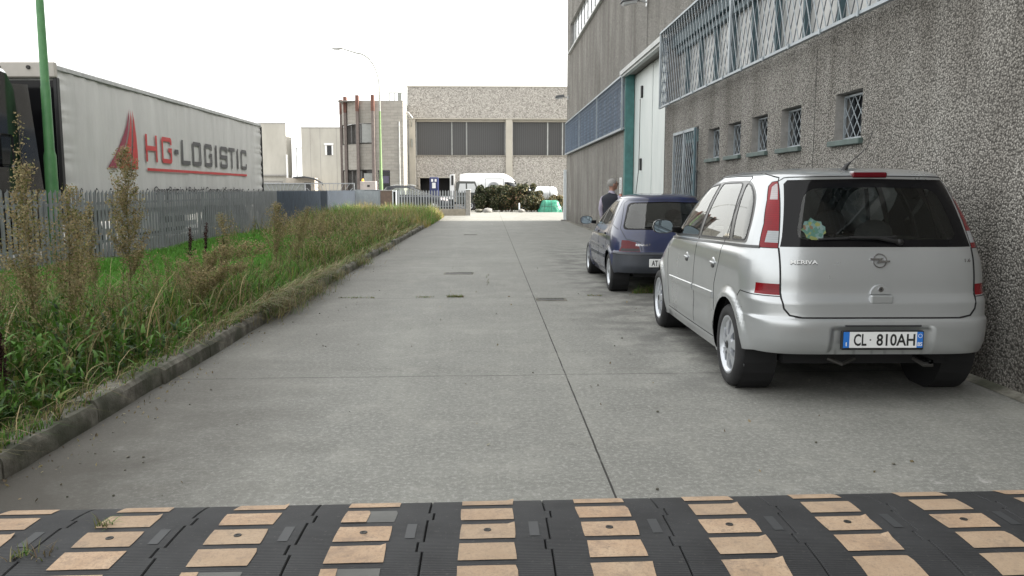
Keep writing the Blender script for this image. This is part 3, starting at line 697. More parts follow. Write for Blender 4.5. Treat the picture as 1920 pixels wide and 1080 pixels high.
def car_glass(name, tint=.55, refl=1.0, ior=1.5):
    m = bpy.data.materials.new(name); m.use_nodes = True; n, l = m.node_tree.nodes, m.node_tree.links
    out = n['Material Output']; n.remove(n['Principled BSDF'])
    tr = n.new('ShaderNodeBsdfTransparent'); tr.inputs[0].default_value = (tint*.93,tint,tint*.97,1)
    gl = n.new('ShaderNodeBsdfGlossy'); gl.inputs['Roughness'].default_value = .015; gl.inputs[0].default_value = (.95,.95,.93,1)
    fr = n.new('ShaderNodeFresnel'); fr.inputs[0].default_value = ior
    mul = n.new('ShaderNodeMath'); mul.operation = 'MULTIPLY_ADD'; mul.inputs[1].default_value = refl*1.55; mul.inputs[2].default_value = .02; mul.use_clamp = True
    mx_ = n.new('ShaderNodeMixShader'); l.new(fr.outputs[0], mul.inputs[0]); l.new(mul.outputs[0], mx_.inputs[0]); l.new(tr.outputs[0], mx_.inputs[1]); l.new(gl.outputs[0], mx_.inputs[2]); l.new(mx_.outputs[0], out.inputs[0]); return m
M['glass'] = car_glass('tinted_car_glass', .88, .85)
M['glassrear'] = car_glass('rear_tinted_glass', .90, .42)
M['glassgreen'] = car_glass('greenish_car_glass', .86, 1.0)
M['frit'] = NT('black_glass_border').col((.006,.006,.007)).set(rough=.08, spec=.2).m
M['trim'] = plain('dark_grey_trim', (.035,.036,.038), .4)
M['pillar'] = plain('satin_black_pillar', (.05,.048,.046), .28)
M['tyre'] = NT('tyre_rubber'); t = M['tyre']; t.col(t.ramp(t.noise(t.obj(), 14, 4), [(.3,(.009,.009,.01)),(.7,(.02,.02,.021))])).set(rough=.8); t.bump(t.noise(t.obj(), 60, 2), .3, .004); M['tyre'] = t.m
M['rim'] = plain('silver_wheel_paint', (.50,.52,.55), .3, .6, var=.06)
M['cloth'] = plain('dark_seat_cloth', (.035,.034,.037), .9)
M['chrome'] = plain('chrome', (.40,.40,.41), .15, 1.0, var=.03)
M['mirror'] = NT('mirror_glass').col((.16,.20,.23)).set(rough=.05, metal=1.0).m
def lens(name, c, em=None):
    t = NT(name); w = t.n.new('ShaderNodeTexWave'); w.inputs['Scale'].default_value = 22; w.bands_direction = 'Z'; t.l.new(t.obj(), w.inputs['Vector'])
    n = t.noise(t.obj(), 7, 3); t.col(t.mix(.5, t.ramp(w.outputs['Fac'], [(.2,tuple(a*.75 for a in c)),(.8,c)]), t.ramp(n, [(.35,tuple(a*.6 for a in c)),(.65,c)]))).set(rough=.12, coat=.12, spec=.25); return t.m
M['lensred'] = lens('red_tail_lens', (.21,.002,.008)); M['lensdeep'] = lens('deep_red_lens', (.11,.003,.008)); M['lensclear'] = lens('clear_tail_lens', (.42,.38,.39)); M['lensrib'] = lens('ribbed_clear_lens', (.40,.42,.44))
M['lenssmoke'] = lens('smoked_lens', (.035,.025,.03))
def wheel(root, x, y, z, r, w, side, spokes, rimr, dish=.0, label=None):
    """tyre with rim as sub-part; side -1 left, +1 right"""
    b = MB(); h = w/2
    b.lathe([(-h*.82,rimr+.004),(-h*.97,rimr+.02),(-h,r*.82),(-h*.93,r*.93),(-h*.72,r*.985),(-h*.40,r),(-h*.36,r-.008),(-h*.30,r-.008),(-h*.26,r),(h*.26,r),(h*.30,r-.008),(h*.36,r-.008),(h*.40,r),(h*.72,r*.985),(h*.93,r*.93),(h,r*.82),(h*.97,rimr+.02),(h*.82,rimr+.004)], 48)
    ty = b.build('wheel', M['tyre'], root, smooth=40); ty.location = (x, y, z)
    s = side; k = MB()
    k.lathe([(s*h*.60,rimr-.03),(s*h*.86,rimr-.012),(s*h*.92,rimr-.002),(s*h*.90,rimr+.010),(s*h*.80,rimr+.012),(s*h*.2,rimr-.01),(-s*h*.5,rimr-.02)], 40)
    ro = s*h*(.70-dish)
    for i in range(spokes):
        t0 = 2*math.pi*i/spokes+.3; da = math.pi/spokes*.66; db = math.pi/spokes*.52; pts = []
        for rr, a in ((.045,-db*1.2),(rimr*.55,-db*.9),(rimr-.02,-da),(rimr-.02,0),(rimr-.02,da),(rimr*.55,db*.9),(.045,db*1.2)):
            pts.append((rr*math.cos(t0+a), rr*math.sin(t0+a)))
        n = len(pts); vs = [(ro+s*(.012 if abs(math.hypot(*p)) < rimr*.6 else .0), p[0], p[1]) for p in pts]+[(ro-s*.02, p[0]*.98, p[1]*.98) for p in pts]
        k.add(vs, [tuple(range(n)), tuple(range(2*n-1,n-1,-1))]+[(i_,i_+n,(i_+1)%n+n,(i_+1)%n) for i_ in range(n)])
    k.lathe([(ro-s*.01,.075),(ro+s*.010,.07),(ro+s*.018,.045),(ro+s*.020,.0005)], 24)
    rm = k.build('rim', M['rim'], ty, smooth=35)
    k = MB(); k.lathe([(s*h*.30,rimr-.012),(s*h*.30,.0005)], 24); k.lathe([(ro+s*.021,.030),(ro+s*.023,.026),(ro+s*.022,.0005)], 16)
    k.build('hub_drum', M['black'], ty, smooth=35)  # black drum disc behind the spokes, plus the centre cap
    return ty
def seat_set(root, yfront, yrear, zb, hw, bench=True, zt=None):
    s = MB()
    for x in (-hw, hw):
        s.bev(x-.25,x+.25,yfront-.02,yfront+.45,.35,.52,.04); s.add([(x-.23,yfront,.5),(x+.23,yfront,.5),(x+.21,yfront-.20,zb),(x-.21,yfront-.20,zb),(x-.23,yfront-.13,.5),(x+.23,yfront-.13,.5),(x+.19,yfront-.29,zb),(x-.19,yfront-.29,zb)], [(0,1,2,3),(4,5,6,7),(0,1,5,4),(1,2,6,5),(2,3,7,6),(3,0,4,7)])
        s.ell((x,yfront-.27,zb+.13), (.14,.055,.11), 12, 8); s.tube([(x-.05,yfront-.25,zb-.02),(x-.05,yfront-.26,zb+.1)], .007, 6); s.tube([(x+.05,yfront-.25,zb-.02),(x+.05,yfront-.26,zb+.1)], .007, 6)
    if bench:
        s.bev(-hw-.27,hw+.27,yrear-.02,yrear+.45,.35,.52,.04); s.add([(-hw-.24,yrear,.5),(hw+.24,yrear,.5),(hw+.22,yrear-.17,zb-.04),(-hw-.22,yrear-.17,zb-.04),(-hw-.24,yrear-.12,.5),(hw+.24,yrear-.12,.5),(hw+.20,yrear-.26,zb-.04),(-hw-.20,yrear-.26,zb-.04)], [(0,1,2,3),(4,5,6,7),(0,1,5,4),(1,2,6,5),(2,3,7,6),(3,0,4,7)])
        for x in (-hw, hw): s.ell((x,yrear-.22,zb+.07), (.15,.055,.115), 12, 8)
    return s.build('seats', M['cloth'], root, smooth=40)
def mirror_part(root, skp, x, y, z, paint, s):
    m = MB(); m.add([(s*(x-.02),y+.04,z-.03),(s*(x+.06),y+.02,z-.02),(s*(x+.06),y-.02,z+.03),(s*(x-.02),y+.0,z+.03),(s*(x-.02),y+.10,z-.03),(s*(x+.06),y+.08,z-.02),(s*(x+.06),y+.06,z+.03),(s*(x-.02),y+.08,z+.03)], [(0,1,2,3),(4,7,6,5),(0,4,5,1),(1,5,6,2),(2,6,7,3),(3,7,4,0)])
    arm = m.build('mirror', M['black'], root, smooth=30)
    m = MB(); prof = [(.0,.02),(.02,.062),(.07,.078),(.15,.074),(.185,.05),(.20,.01)]; n = 14; vs = []
    for k, (f, sc) in enumerate([(0,1.0),(.03,1.0),(.07,.88),(.10,.6),(.11,.2)]):
        for j in range(n):
            t = 2*math.pi*j/n; cx_, cz_ = math.cos(t), math.sin(t); e = .72
            px = (abs(cx_)**e)*(1 if cx_ >= 0 else -1)*.10*sc; pz = (abs(cz_)**e)*(1 if cz_ >= 0 else -1)*.068*sc
            vs.append((s*(x+.145+px), y+f, z+.035+pz))
    m.add(vs, [(k*n+j, k*n+(j+1)%n, (k+1)*n+(j+1)%n, (k+1)*n+j) for k in range(4) for j in range(n)]+[tuple(range(4*n,5*n))])
    m.build('housing', paint, arm, smooth=50)
    m = MB(); m.add([(v[0]*1.0 if False else s*(x+.145)+(v[0]-s*(x+.145))*.9, y-.001+.004, z+.035+(v[2]-z-.035)*.88) for v in vs[:n]], [tuple(range(n))]); m.build('mirror_glass', M['mirror'], arm, fix=False)
    m = MB(); m.add([(v[0], y, v[2]) for v in vs[:n]]+[(s*(x+.145)+(v[0]-s*(x+.145))*.9, y+.003, z+.035+(v[2]-z-.035)*.88) for v in vs[:n]], [(j,(j+1)%n,(j+1)%n+n,j+n) for j in range(n)]); m.build('mirror_rim', M['black'], arm)
    return arm
def plate_text(mb, txt, w, h, cx, cz, y):
    put_text(mb, txt, w, h, lambda a,b: (cx+a, y, cz+b))

# ------------------------------------------------------------------ silver compact people carrier (front right)
def sm(a, b, x): t = np.clip((x-a)/(b-a), 0, 1); return t*t*(3-2*t)
WR, WF = .655, 3.285; RW = .302
def mer_disp(x, y, z):
    d = np.zeros_like(x)
    side = sm(.55,.7,np.abs(x))
    for yc in (WR, WF):
        r = np.hypot(y-yc, z-.31); d += .026*(1-sm(.355,.435,r))*side
    d -= .012*np.exp(-((z-.50)/.10)**2)*side*sm(1.1,1.3,y)*(1-sm(2.7,2.9,y))
    d += .014*(1-sm(.27,.30,z))*side*sm(.95,1.05,y)*(1-sm(2.85,2.95,y))
    pr = np.clip(np.minimum((.335-np.abs(x))/.02, np.minimum(z-.352,.538-z)/.016), 0, 1)*(y < .25); d -= .026*pr*pr*(3-2*pr)
    d += .012*np.clip(1-((z-.985)/.03)**2, 0, 1)*side*sm(.3,.6,y)*(1-sm(2.6,2.9,y))*.5
    return d
MP = dict(vx=[.56,.568,.582,.590,.598,.605,.688,.692,.697,.742,.748,.755], z0=.20, zc=1.515, H=.080, ym=1.25, taper=.028, yt=1.9, nR=7.0, nF=3.6, disp=mer_disp,
  yR=[(.20,.14),(.32,.075),(.36,.04),(.44,.008),(.54,.0),(.575,.006),(.59,.028),(.66,.034),(.692,.036),(.697,.039),(.742,.070),(.748,.073),(.85,.082),(.95,.098),(1.05,.128),(1.15,.165),(1.25,.208),(1.35,.256),(1.45,.308),(1.49,.325),(1.515,.32)],
  yF=[(.20,3.90),(.35,4.0),(.5,4.04),(.65,4.02),(.75,3.95),(.85,3.74),(.93,3.48),(1.0,3.22),(1.1,3.02),(1.2,2.86),(1.3,2.70),(1.4,2.52),(1.48,2.36),(1.515,2.26)],
  w=[(.20,.800),(.35,.838),(.5,.846),(.7,.848),(.85,.844),(.95,.835),(1.01,.818),(1.1,.798),(1.2,.770),(1.3,.735),(1.4,.692),(1.47,.655),(1.515,.618)],
  aR=[(.2,.38),(.55,.40),(1.0,.40),(1.5,.44)], aF=[(.2,.9),(.8,1.0),(1.0,.75),(1.5,.6)])
sk = Skin(MP)
silver = car_paint('silver_metallic_paint', (.455,.472,.482), .62, .26)
mer = thing('parked_car', 'silver compact people carrier with plate CL 810AH parked tight beside the pebble wall', 'car', (2.590, 5.225, 0), R(-1.0))
voids = [('v', None, arch(WR,.31,.345), 'void'), ('v', None, arch(WF,.31,.345), 'void'),
         ('v', None, [('d',0,.1),('s',.35,.1),('s',.35,.345),('d',0,.345)], 'void'), ('v', None, [('s',3.58,.1),('d',3,.1),('d',3,.26),('s',3.58,.24)], 'void')]
fd = rnd([('s',1.74,1.045),('s',2.66,1.01),('s',2.72,1.06),('s',2.36,1.30),('s',2.06,1.44),('s',1.67,1.478)], [.02,.03,.04,.3,.25,.03])
rd = rnd([('s',.83,1.068),('s',1.66,1.046),('s',1.58,1.481),('s',1.08,1.486),('s',1.01,1.46)], [.02,.02,.03,.08,.05])
qd = rnd([('s',.465,1.082),('s',.75,1.070),('s',.93,1.478),('s',.80,1.465),('s',.60,1.38),('s',.49,1.22)], [.04,.02,.03,.14,.16,.1])
pil = rnd([('s',.43,1.062),('s',2.86,.985),('s',2.80,1.07),('s',2.42,1.31),('s',2.10,1.46),('s',1.6,1.502),('s',.92,1.502),('s',.72,1.462),('s',.56,1.38),('s',.455,1.22)], [.03,.03,.03,.3,.2,.2,.1,.2,.1,.1])
rg_in = rnd([('r',-.2,1.10),('r',.545,1.10),('r',.445,1.440),('r',-.2,1.445)], [0,.08,.10,0])
rg_in = [('r',0,1.10)]+[p for p in rg_in if p[1] > .02]+[('r',0,1.448)]
rg_out = [('r',0,1.052),('r',.640,1.052),('r',.622,1.12),('r',.555,1.47),('r',.53,1.497),('r',0,1.506)]
ws = [('f',0,1.03),('f',.62,1.03),('f',.60,1.12),('f',.50,1.45),('f',0,1.49)]
lamp = [('r',.650,1.042),('s',.285,1.042),('s',.335,1.20),('s',.43,1.36),('s',.51,1.455),('s',.51,1.485),('r',.573,1.492)]
lt = [('r',.607,1.365),('s',.410,1.365),('s',.470,1.450),('s',.46,1.472),('r',.582,1.474)]
lb = [('r',.643,1.078),('s',.260,1.078),('s',.280,1.155),('r',.634,1.155)]
refl = [('r',.652,.735),('s',.235,.735),('s',.235,.808),('r',.652,.808)]
hl = [('s',3.35,.62),('s',3.98,.62),('s',3.75,.86),('s',3.42,.84)]
brk = [('r',0,1.512),('r',.112,1.512),('d',.19,1.555),('d',0,1.555)]
layers = voids+[('side_window', M['glass'], fd, 'split'), ('side_window', M['glass'], rd, 'split'), ('side_window', M['glass'], qd, 'split'),
  ('lens', M['lensclear'], lt, 'split'), ('lens', M['lensrib'], lb, 'split'), ('tail_light', M['lensred'], lamp, 'split'), ('reflector', M['lensred'], refl, 'split'),
  ('rear_window', M['glassrear'], rg_in, 'join'), ('window_border', M['frit'], rg_out, 'join'), ('windscreen', M['glass'], ws, 'join'), ('headlight', M['lensclear'], hl, 'split'), ('window_pillar', M['pillar'], pil, 'split')]
res = skin_body(sk, layers, body_mat=silver, root=mer)
tl = [o for k, v in res.items() if k.startswith('tail_light') for o in v]
for k, v in res.items():
    if k.startswith('lens'):
        for i, o in enumerate(v): o.parent = tl[i]
rw_ = [v[0] for k, v in res.items() if k.startswith('rear_window')][0]
for k, v in res.items():
    if k.startswith('window_border'): v[0].parent = rw_
gate = [('d',0,.592),('r',.52,.592),('r',.60,.607),('r',.635,.65),('r',.648,.72),('r',.648,.85),('r',.648,1.045)]
gate2 = [('r',.650,1.05),('r',.575,1.487),('r',.545,1.512),('d',.46,1.545),('d',0.0,1.585)]
d1 = [('s',.985,.36),('s',1.03,.55),('s',1.06,.70),('s',.985,.85),('s',.93,1.0),('s',.90,1.065)]; 
gaps = [(gate2,False),([('s',.905,1.07),('s',.90,1.46),('s',.92,1.50),('d',1.2,sk.zc+.12)],False),
  ([('s',1.75,.30),('s',1.76,.6),('s',1.72,.9),('s',1.69,1.04)],False),([('s',2.78,.31),('s',2.84,.5),('s',2.86,.75),('s',2.84,.97)],False),
  ([('s',.985,.34),('s',1.06,.52),('s',1.07,.70),('s',.975,.88),('s',.93,1.06)],False),
  ([('r',.652,.727),('s',.25,.727),('s',.40,.735),('s',.455,.69)],False),
  ([('d',1.2,sk.zc+.12),('d',1.6,sk.zc+.14),('d',2.0,sk.zc+.12),('s',2.42,1.42),('s',2.86,1.02)],False),
  ([('s',1.02,.285),('s',2.83,.285)],False)]
ribbons(sk, gaps, 'panel_gap', M['darkgap'], mer, w=.008, h=.0012); ribbons(sk, [(gate,False)], 'tailgate_gap', M['darkgap'], mer, w=.013, h=.003)
for sd_ in 'LR':
    for pp_ in ([('s',1.10,.612),('s',1.735,.60)], [('s',1.79,.598),('s',2.76,.575)]): ribbons(sk, [(pp_,False)], 'rub_strip', silver, mer, w=.055, h=.012, sides=sd_)
rib_each(sk, [([('s',.28,1.045),('s',.9,1.028),('s',1.8,1.0),('s',2.8,.972)],False)], 'window_seal', M['trim'], mer, w=.022, h=.006)
rib_each(sk, [([('d',1.05,sk.zc+.26),('d',1.3,sk.zc+.27),('d',1.7,sk.zc+.25),('d',1.95,sk.zc+.22)],False)], 'roof_channel', M['trim'], mer, w=.018, h=.002)
# window frames edges
rib_each(sk, [(fd,True),(rd,True),(qd,True)], 'window_rubber', M['black'], mer, w=.013, h=.003)
rib_each(sk, [([p for p in lamp],True)], 'lamp_edge', M['darkgap'], mer, w=.006, h=.001)
rib_each(sk, [([('r',.575,1.485),('d',.80,sk.zc+.10),('d',.95,sk.zc+.24)],False)], 'roof_gutter', M['darkgap'], mer, w=.009, h=.0015)
# door handles
def surf(sk, pt, off=0.0):
    S, V = sk.map1(pt); S = np.array([S]); V = np.array([V]); return Vector(sk.P(S,V)[0]+sk.N(S,V)[0]*off)
for s in (-1, 1):
    for yy, zz in ((1.13,.862),(2.02,.838)):
        p = surf(sk, ('s', yy, zz)); h = MB(); h.ell((s*(p.x-.004), yy, zz), (.010,.062,.046), 16, 10)
        ho = h.build('door_handle', silver, mer, smooth=True)
        h = MB(); h.tube([(s*(p.x+.008),yy-.065,zz),(s*(p.x+.014),yy-.02,zz+.004),(s*(p.x+.014),yy+.03,zz+.004),(s*(p.x+.004),yy+.06,zz)], [.008,.010,.010,.008], 8); h.build('pull', M['chrome'] if False else silver, ho, smooth=True)
        h = MB(); h.ell((s*(p.x+.003), yy, zz-.022), (.006,.05,.018), 12, 6); h.build('recess', M['trim'], ho, smooth=True)
    mirror_part(mer, sk, .80, 2.60, 1.045, silver, s)
# third brake light, antenna, wiper, badges, handle, plate
b = MB(); b.bev(-.118,.118,.305,.36,1.512,1.548,.008); b.build('brake_light', M['lensdeep'], mer, smooth=30)
b = MB(); b.bev(-.105,.105,.335,.40,1.545,1.556,.004); b.build('spoiler_lip', silver, mer)
ra = surf(sk, ('d',.0,sk.zc+.45)); b = MB(); b.tube([(-.10,.50,1.562),(-.085,.49,1.60),(-.065,.475,1.625)], [.026,.013,.006], 10); b.tube([(-.065,.475,1.622),(.02,.42,1.72),(.045,.40,1.835)], [.0035,.0028,.002], 6); b.build('antenna', M['black'], mer, smooth=30)
def rs(x, z, off=.004): return surf(sk, ('r', abs(x), z), off)
b = MB(); pts = []
for x in np.linspace(-.40, .12, 9): q = rs(x, 1.098+.014*math.sin((x+.4)*3), .016); pts.append((x, q.y, q.z))
b.tube(pts, .007, 6); q = rs(.12,1.09,.02); b.tube([(.12,q.y,1.09),(-.02,rs(.02,1.10,.03).y,1.115),(-.2,rs(.2,1.11,.026).y,1.118)], [.016,.011,.008], 8); q = rs(.14,1.085,.012); b.ell((.14,q.y,1.085),(.03,.02,.022),10,6); b.build('wiper', M['black'], mer, smooth=40)
b = MB(); put_text(b, 'MERIVA', .175, .026, lambda a,c: (-.50+a, rs(-.50+a, .955+c, .006).y, .955+c)); bl_ = b.build('badge_lettering', M['white'], mer, fix=False)
b = MB(); put_text(b, 'MERIVA', .176, .026, lambda a,c: (-.498+a, rs(-.498+a, .950+c, .003).y, .950+c)); b.build('letter_drop_shadow', M['trim'], bl_, fix=False)  # dark offset copy of the letters, a drop shadow put in as colour
b = MB(); put_text(b, '1.6', .045, .022, lambda a,c: (.60+a, rs(.60+a, .965+c, .004).y, .965+c)); b.build('badge_lettering', M['chrome'], mer, fix=False)
yb_ = rs(0,.965,.0).y
b = MB(); n = 32; vs = []
for k in range(n):
    t = 2*math.pi*k/n
    for rr, off in ((.048,-.004),(.047,-.011),(.041,-.011),(.040,-.004)):
        zz = .965+rr*math.sin(t); vs.append((rr*math.cos(t), rs(rr*math.cos(t), zz, 0).y+off+.002, zz))
b.add(vs, [(k*4+i, k*4+i+1, ((k+1)%n)*4+i+1, ((k+1)%n)*4+i) for k in range(n) for i in range(3)])
bz = [(-.082,.975),(-.012,.979),(.024,.955),(.082,.957),(.020,.970-.025),(-.008,.948),(.006,.964),(-.07,.962)]
bz = [(x*.82, .965+(z-.965)*.85) for x, z in [(-.080,.984),(.030,.984),(.004,.967),(.082,.967),(.078,.955),(-.030,.946),(-.004,.966),(-.078,.972)]]
b.add([(x, rs(x, z, .014).y, z) for x, z in bz]+[(x, rs(x, z, 0).y, z) for x, z in bz], [tuple(range(8))]+[(i,(i+1)%8,(i+1)%8+8,i+8) for i in range(8)])
b.build('round_badge', M['chrome'], mer, smooth=40)
b = MB(); n = 16
hp = [(.066*math.cos(math.pi*k/n), .745+.062*math.sin(math.pi*k/n)) for k in range(n+1)]
b.add([(x, rs(x,z,.016).y, z) for x, z in hp]+[(x*1.06, rs(x,z,0).y, .745+(z-.745)*1.06) for x, z in hp], [tuple(range(n+1))]+[(i,i+1,i+n+2,i+n+1) for i in range(n)])
ho = b.build('gate_handle', silver, mer, smooth=50)
b = MB(); b.lathe([(rs(0,.775,0).y-.022,.0005),(rs(0,.775,0).y-.022,.017),(rs(0,.775,0).y-.010,.018)], 16, 'y', (0,0,.778)); b.build('lock', M['chrome'], ho, smooth=30)
b = MB(); b.lathe([(rs(0,.775,0).y-.0235,.0005),(rs(0,.775,0).y-.0235,.008)], 12, 'y', (0,0,.778)); b.build('key_hole', M['black'], ho, smooth=30)
b = MB(); yy = rs(0,.70,0).y; b.bev(-.074,.074,yy-.012,yy+.03,.686,.742,.008); b.build('handle_base', silver, ho, smooth=30)
yp = -.002
b = MB(); b.bev(-.272,.272,yp-.006,yp+.02,.385,.512,.006); pf = b.build('number_plate', M['black'], mer)
b = MB(); b.box(-.222,.222,yp-.0095,yp-.004,.401,.506); b.build('plate_face', M['white'], pf)
pbl = plain('plate_blue', (.02,.16,.55), .4)
for xa in (-.262, .2225): b = MB(); b.box(xa,xa+.0395,yp-.0095,yp-.004,.401,.506); b.build('blue_band', pbl, pf)
b = MB(); plate_text(b, 'CL', .085, .080, -.152, .4535, yp-.0105); plate_text(b, '810AH', .255, .080, .083, .4535, yp-.0105)
b.lathe([(yp-.0105,.0005),(yp-.0105,.006)], 8, 'y', (-.085,0,.4535)); b.build('plate_letters', M['black'], pf, fix=False)
b = MB(); plate_text(b, 'I', .006, .026, -.243, .425, yp-.0105); plate_text(b, 'BS', .031, .026, .243, .425, yp-.0105); b.lathe([(yp-.0105,.014),(yp-.0105,.011)], 12, 'y', (.243,0,.48)); b.build('band_letters', M['white'], pf, fix=False)
b = MB(); plate_text(b, 'CITROEN', .06, .007, -.2, .3925, yp-.0075) if False else b.box(-.21,-.16,yp-.0075,yp-.006,.390,.394); b.box(.02,.09,yp-.0075,yp-.006,.390,.394); b.build('frame_lettering', M['lens_grey'], pf)
b = MB(); b.tube([(-.25,yp-.002,.545),(.25,yp-.002,.545)], .006, 6); b.build('plate_lamp_bar', M['trim'], mer)
# sun shade on the inside of the rear window
tt = NT('patterned_window_sticker'); v_ = tt.vor(tt.obj(), 42, 'Color'); sx = tt.n.new('ShaderNodeSeparateColor'); tt.l.new(v_, sx.inputs[0])
tt.col(tt.ramp(sx.outputs[0], [(0,(.12,.25,.22)),(.25,(.22,.33,.34)),(.45,(.16,.26,.13)),(.6,(.36,.35,.12)),(.78,(.30,.36,.38)),(.95,(.30,.16,.10))], 'CONSTANT')).set(rough=.5)
b = MB(); ol = []; rr = random.Random(4)
for k in range(22):
    t = 2*math.pi*k/22; r_ = .098+.012*math.sin(k*2.4)+.008*rr.uniform(-1,1); ol.append((-.415+r_*math.cos(t)*.80, 1.165+r_*math.sin(t)*.70))
b.add([(x, rs(x, max(1.08,z), -.004).y, z) for x, z in ol], [tuple(range(22))]); b.build('window_sticker', tt.m, mer, fix=False)
# underbody, wheel wells, exhaust, interior
b = MB(); b.box(-.80,.80,1.02,2.92,.185,.30); b.box(-.56,.56,.26,1.02,.24,.36); b.box(-.55,.55,2.92,3.6,.22,.36)
for s in (-1,1):
    for yc in (WR, WF): b.lathe([(s*.58,.34),(s*.805,.34)], 24, 'x', (0,yc,.32)); b.lathe([(s*.58,.34),(s*.58,.001)], 24, 'x', (0,yc,.32))
b.box(-.60,.60,.12,.14,.33,.45); b.tube([(-.6,WR,.28),(.6,WR,.28)], .035, 8); b.bev(-.35,.3,.95,1.3,.14,.25,.03)
b.build('underbody', M['darkgap'], mer)
b = MB(); b.tube([(.36,.30,.29),(.36,.13,.285),(.38,.09,.275)], .024, 12, False); b.build('exhaust', M['chrome'], mer, smooth=True)
b = MB(); b.tube([(-.30,.14,.30),(-.22,.09,.27),(-.12,.14,.30)], .014, 6); b.tube([(.28,.14,.30),(.32,.07,.265),(.38,.07,.265)], .012, 6); b.build('tow_eye', M['lens_dark'], mer)
b = MB(); b.box(-.56,.56,.25,3.0,.36,.40); b.box(-.62,.62,.30,.9,.40,.80); b.add([(-.74,2.55,.95),(.74,2.55,.95),(.74,3.1,1.0),(-.74,3.1,1.0),(-.74,2.60,.5),(.74,2.60,.5)], [(0,1,2,3),(0,1,5,4)])
b.tube([(-.37+.17*math.cos(t),2.42+.05*math.sin(t),.98+.17*math.sin(t)) for t in np.linspace(0,2*math.pi,17)], .012, 6, False)
b.box(-.76,-.72,1.0,2.7,.4,1.0); b.box(.72,.76,1.0,2.7,.4,1.0); b.build('interior', M['cloth'], mer, smooth=20)
b = MB(); b.bev(-.11,.11,2.55,2.58,1.34,1.41,.01); b.build('inner_mirror', M['black'], mer)
b = MB(); b.tube([(.56,1.62,1.44),(.60,1.64,1.2),(.62,1.66,.9)], .018, 4); b.tube([(-.56,1.62,1.44),(-.60,1.64,1.2),(-.62,1.66,.9)], .018, 4); b.build('belts', M['cloth'], mer)
seat_set(mer, 2.12, 1.22, 1.02, .36)
for s in (-1,1):
    wheel(mer, s*.755, WR, RW-.002, RW, .185, s, 7, .205); wheel(mer, s*.760, WF, RW-.002, RW, .185, s, 7, .205)
# ------------------------------------------------------------------ dark blue hatchback
def cl_disp(x, y, z):
    d = np.zeros_like(x); side = sm(.55,.7,np.abs(x))
    for yc in (.60, 3.07):
        r = np.hypot(y-yc, z-.28); d += .022*(1-sm(.315,.385,r))*side
    d += .014*np.clip(1-((z-.60)/.03)**2,0,1)*side*sm(1.0,1.1,y)*(1-sm(2.6,2.7,y))
    pr = np.clip(np.minimum((.30-np.abs(x))/.02, np.minimum(z-.375,.515-z)/.014), 0, 1)*(y < .25); d -= .016*pr
    return d
CP = dict(z0=.19, zc=1.295, H=.085, ym=1.30, taper=.04, yt=1.75, nR=5.5, nF=3.2, disp=cl_disp,
  yR=[(.19,.16),(.28,.07),(.33,.03),(.42,.0),(.555,.0),(.575,.014),(.590,.060),(.62,.066),(.72,.088),(.80,.118),(.86,.155),(.91,.198),(1.0,.285),(1.1,.385),(1.2,.485),(1.27,.555),(1.295,.575)],
  yF=[(.19,3.5),(.35,3.66),(.5,3.70),(.62,3.62),(.72,3.38),(.80,3.02),(.87,2.78),(.95,2.62),(1.05,2.42),(1.15,2.22),(1.25,2.0),(1.295,1.86)],
  w=[(.19,.75),(.33,.795),(.5,.806),(.65,.810),(.78,.800),(.87,.775),(.95,.745),(1.05,.700),(1.15,.650),(1.24,.598),(1.295,.550)],
  aR=[(.19,.40),(.6,.44),(1.3,.50)], aF=[(.19,.9),(.7,1.0),(.9,.7),(1.3,.6)])
sk2 = Skin(CP)
blue = car_paint('dark_blue_metallic_paint', (.004,.011,.058), .0, .30)
bumpm = plain('faded_bumper_plastic', (.042,.047,.058), .5, var=.15)
clio = thing('parked_car', 'small dark blue hatchback parked ahead of the silver car', 'car', (2.515, 10.98, 0), R(-.3))
fdw = rnd([('s',1.66,.905),('s',2.52,.885),('s',2.58,.92),('s',2.22,1.10),('s',1.95,1.235),('s',1.60,1.262)], [.02,.03,.03,.25,.15,.03])
rdw = rnd([('s',1.12,.925),('s',1.58,.907),('s',1.52,1.262),('s',1.08,1.258)], [.02,.02,.03,.04])
tri = rnd([('s',.83,.945),('s',1.08,.930),('s',1.045,1.235),('s',.985,1.20)], [.02,.02,.02,.03])
pil2 = rnd([('s',.79,.93),('s',2.62,.872),('s',2.25,1.115),('s',1.98,1.25),('s',1.58,1.282),('s',1.02,1.275),('s',.95,1.20)], [.02,.02,.2,.1,.1,.05,.05])
rgi = [('r',0,.905)]+rnd([('r',-.2,.905),('r',.63,.905),('r',.50,1.235),('r',-.2,1.245)], [0,.06,.07,0])[1:-1]+[('r',0,1.25)]
rgo = [('r',0,.885)]+rnd([('r',-.2,.885),('r',.655,.885),('r',.52,1.252),('r',-.2,1.262)], [0,.06,.07,0])[1:-1]+[('r',0,1.266)]
lamp2 = [('r',.44,.592),('s',.21,.592),('s',.19,.66),('s',.21,.745),('r',.60,.745),('r',.50,.72),('r',.455,.66)]
smk = [('r',.445,.597),('s',.195,.597),('s',.18,.635),('r',.455,.635)]
bmp = [('d',0,.19),('s',.62,.19),('s',.30,.40),('s',.315,.586),('r',.6,.586),('d',0,.586)]
vo2 = [('v', None, arch(.60,.28,.305), 'void'), ('v', None, arch(3.07,.28,.305), 'void'), ('v', None, [('d',0,.1),('s',.32,.1),('s',.32,.30),('d',0,.30)], 'void')]
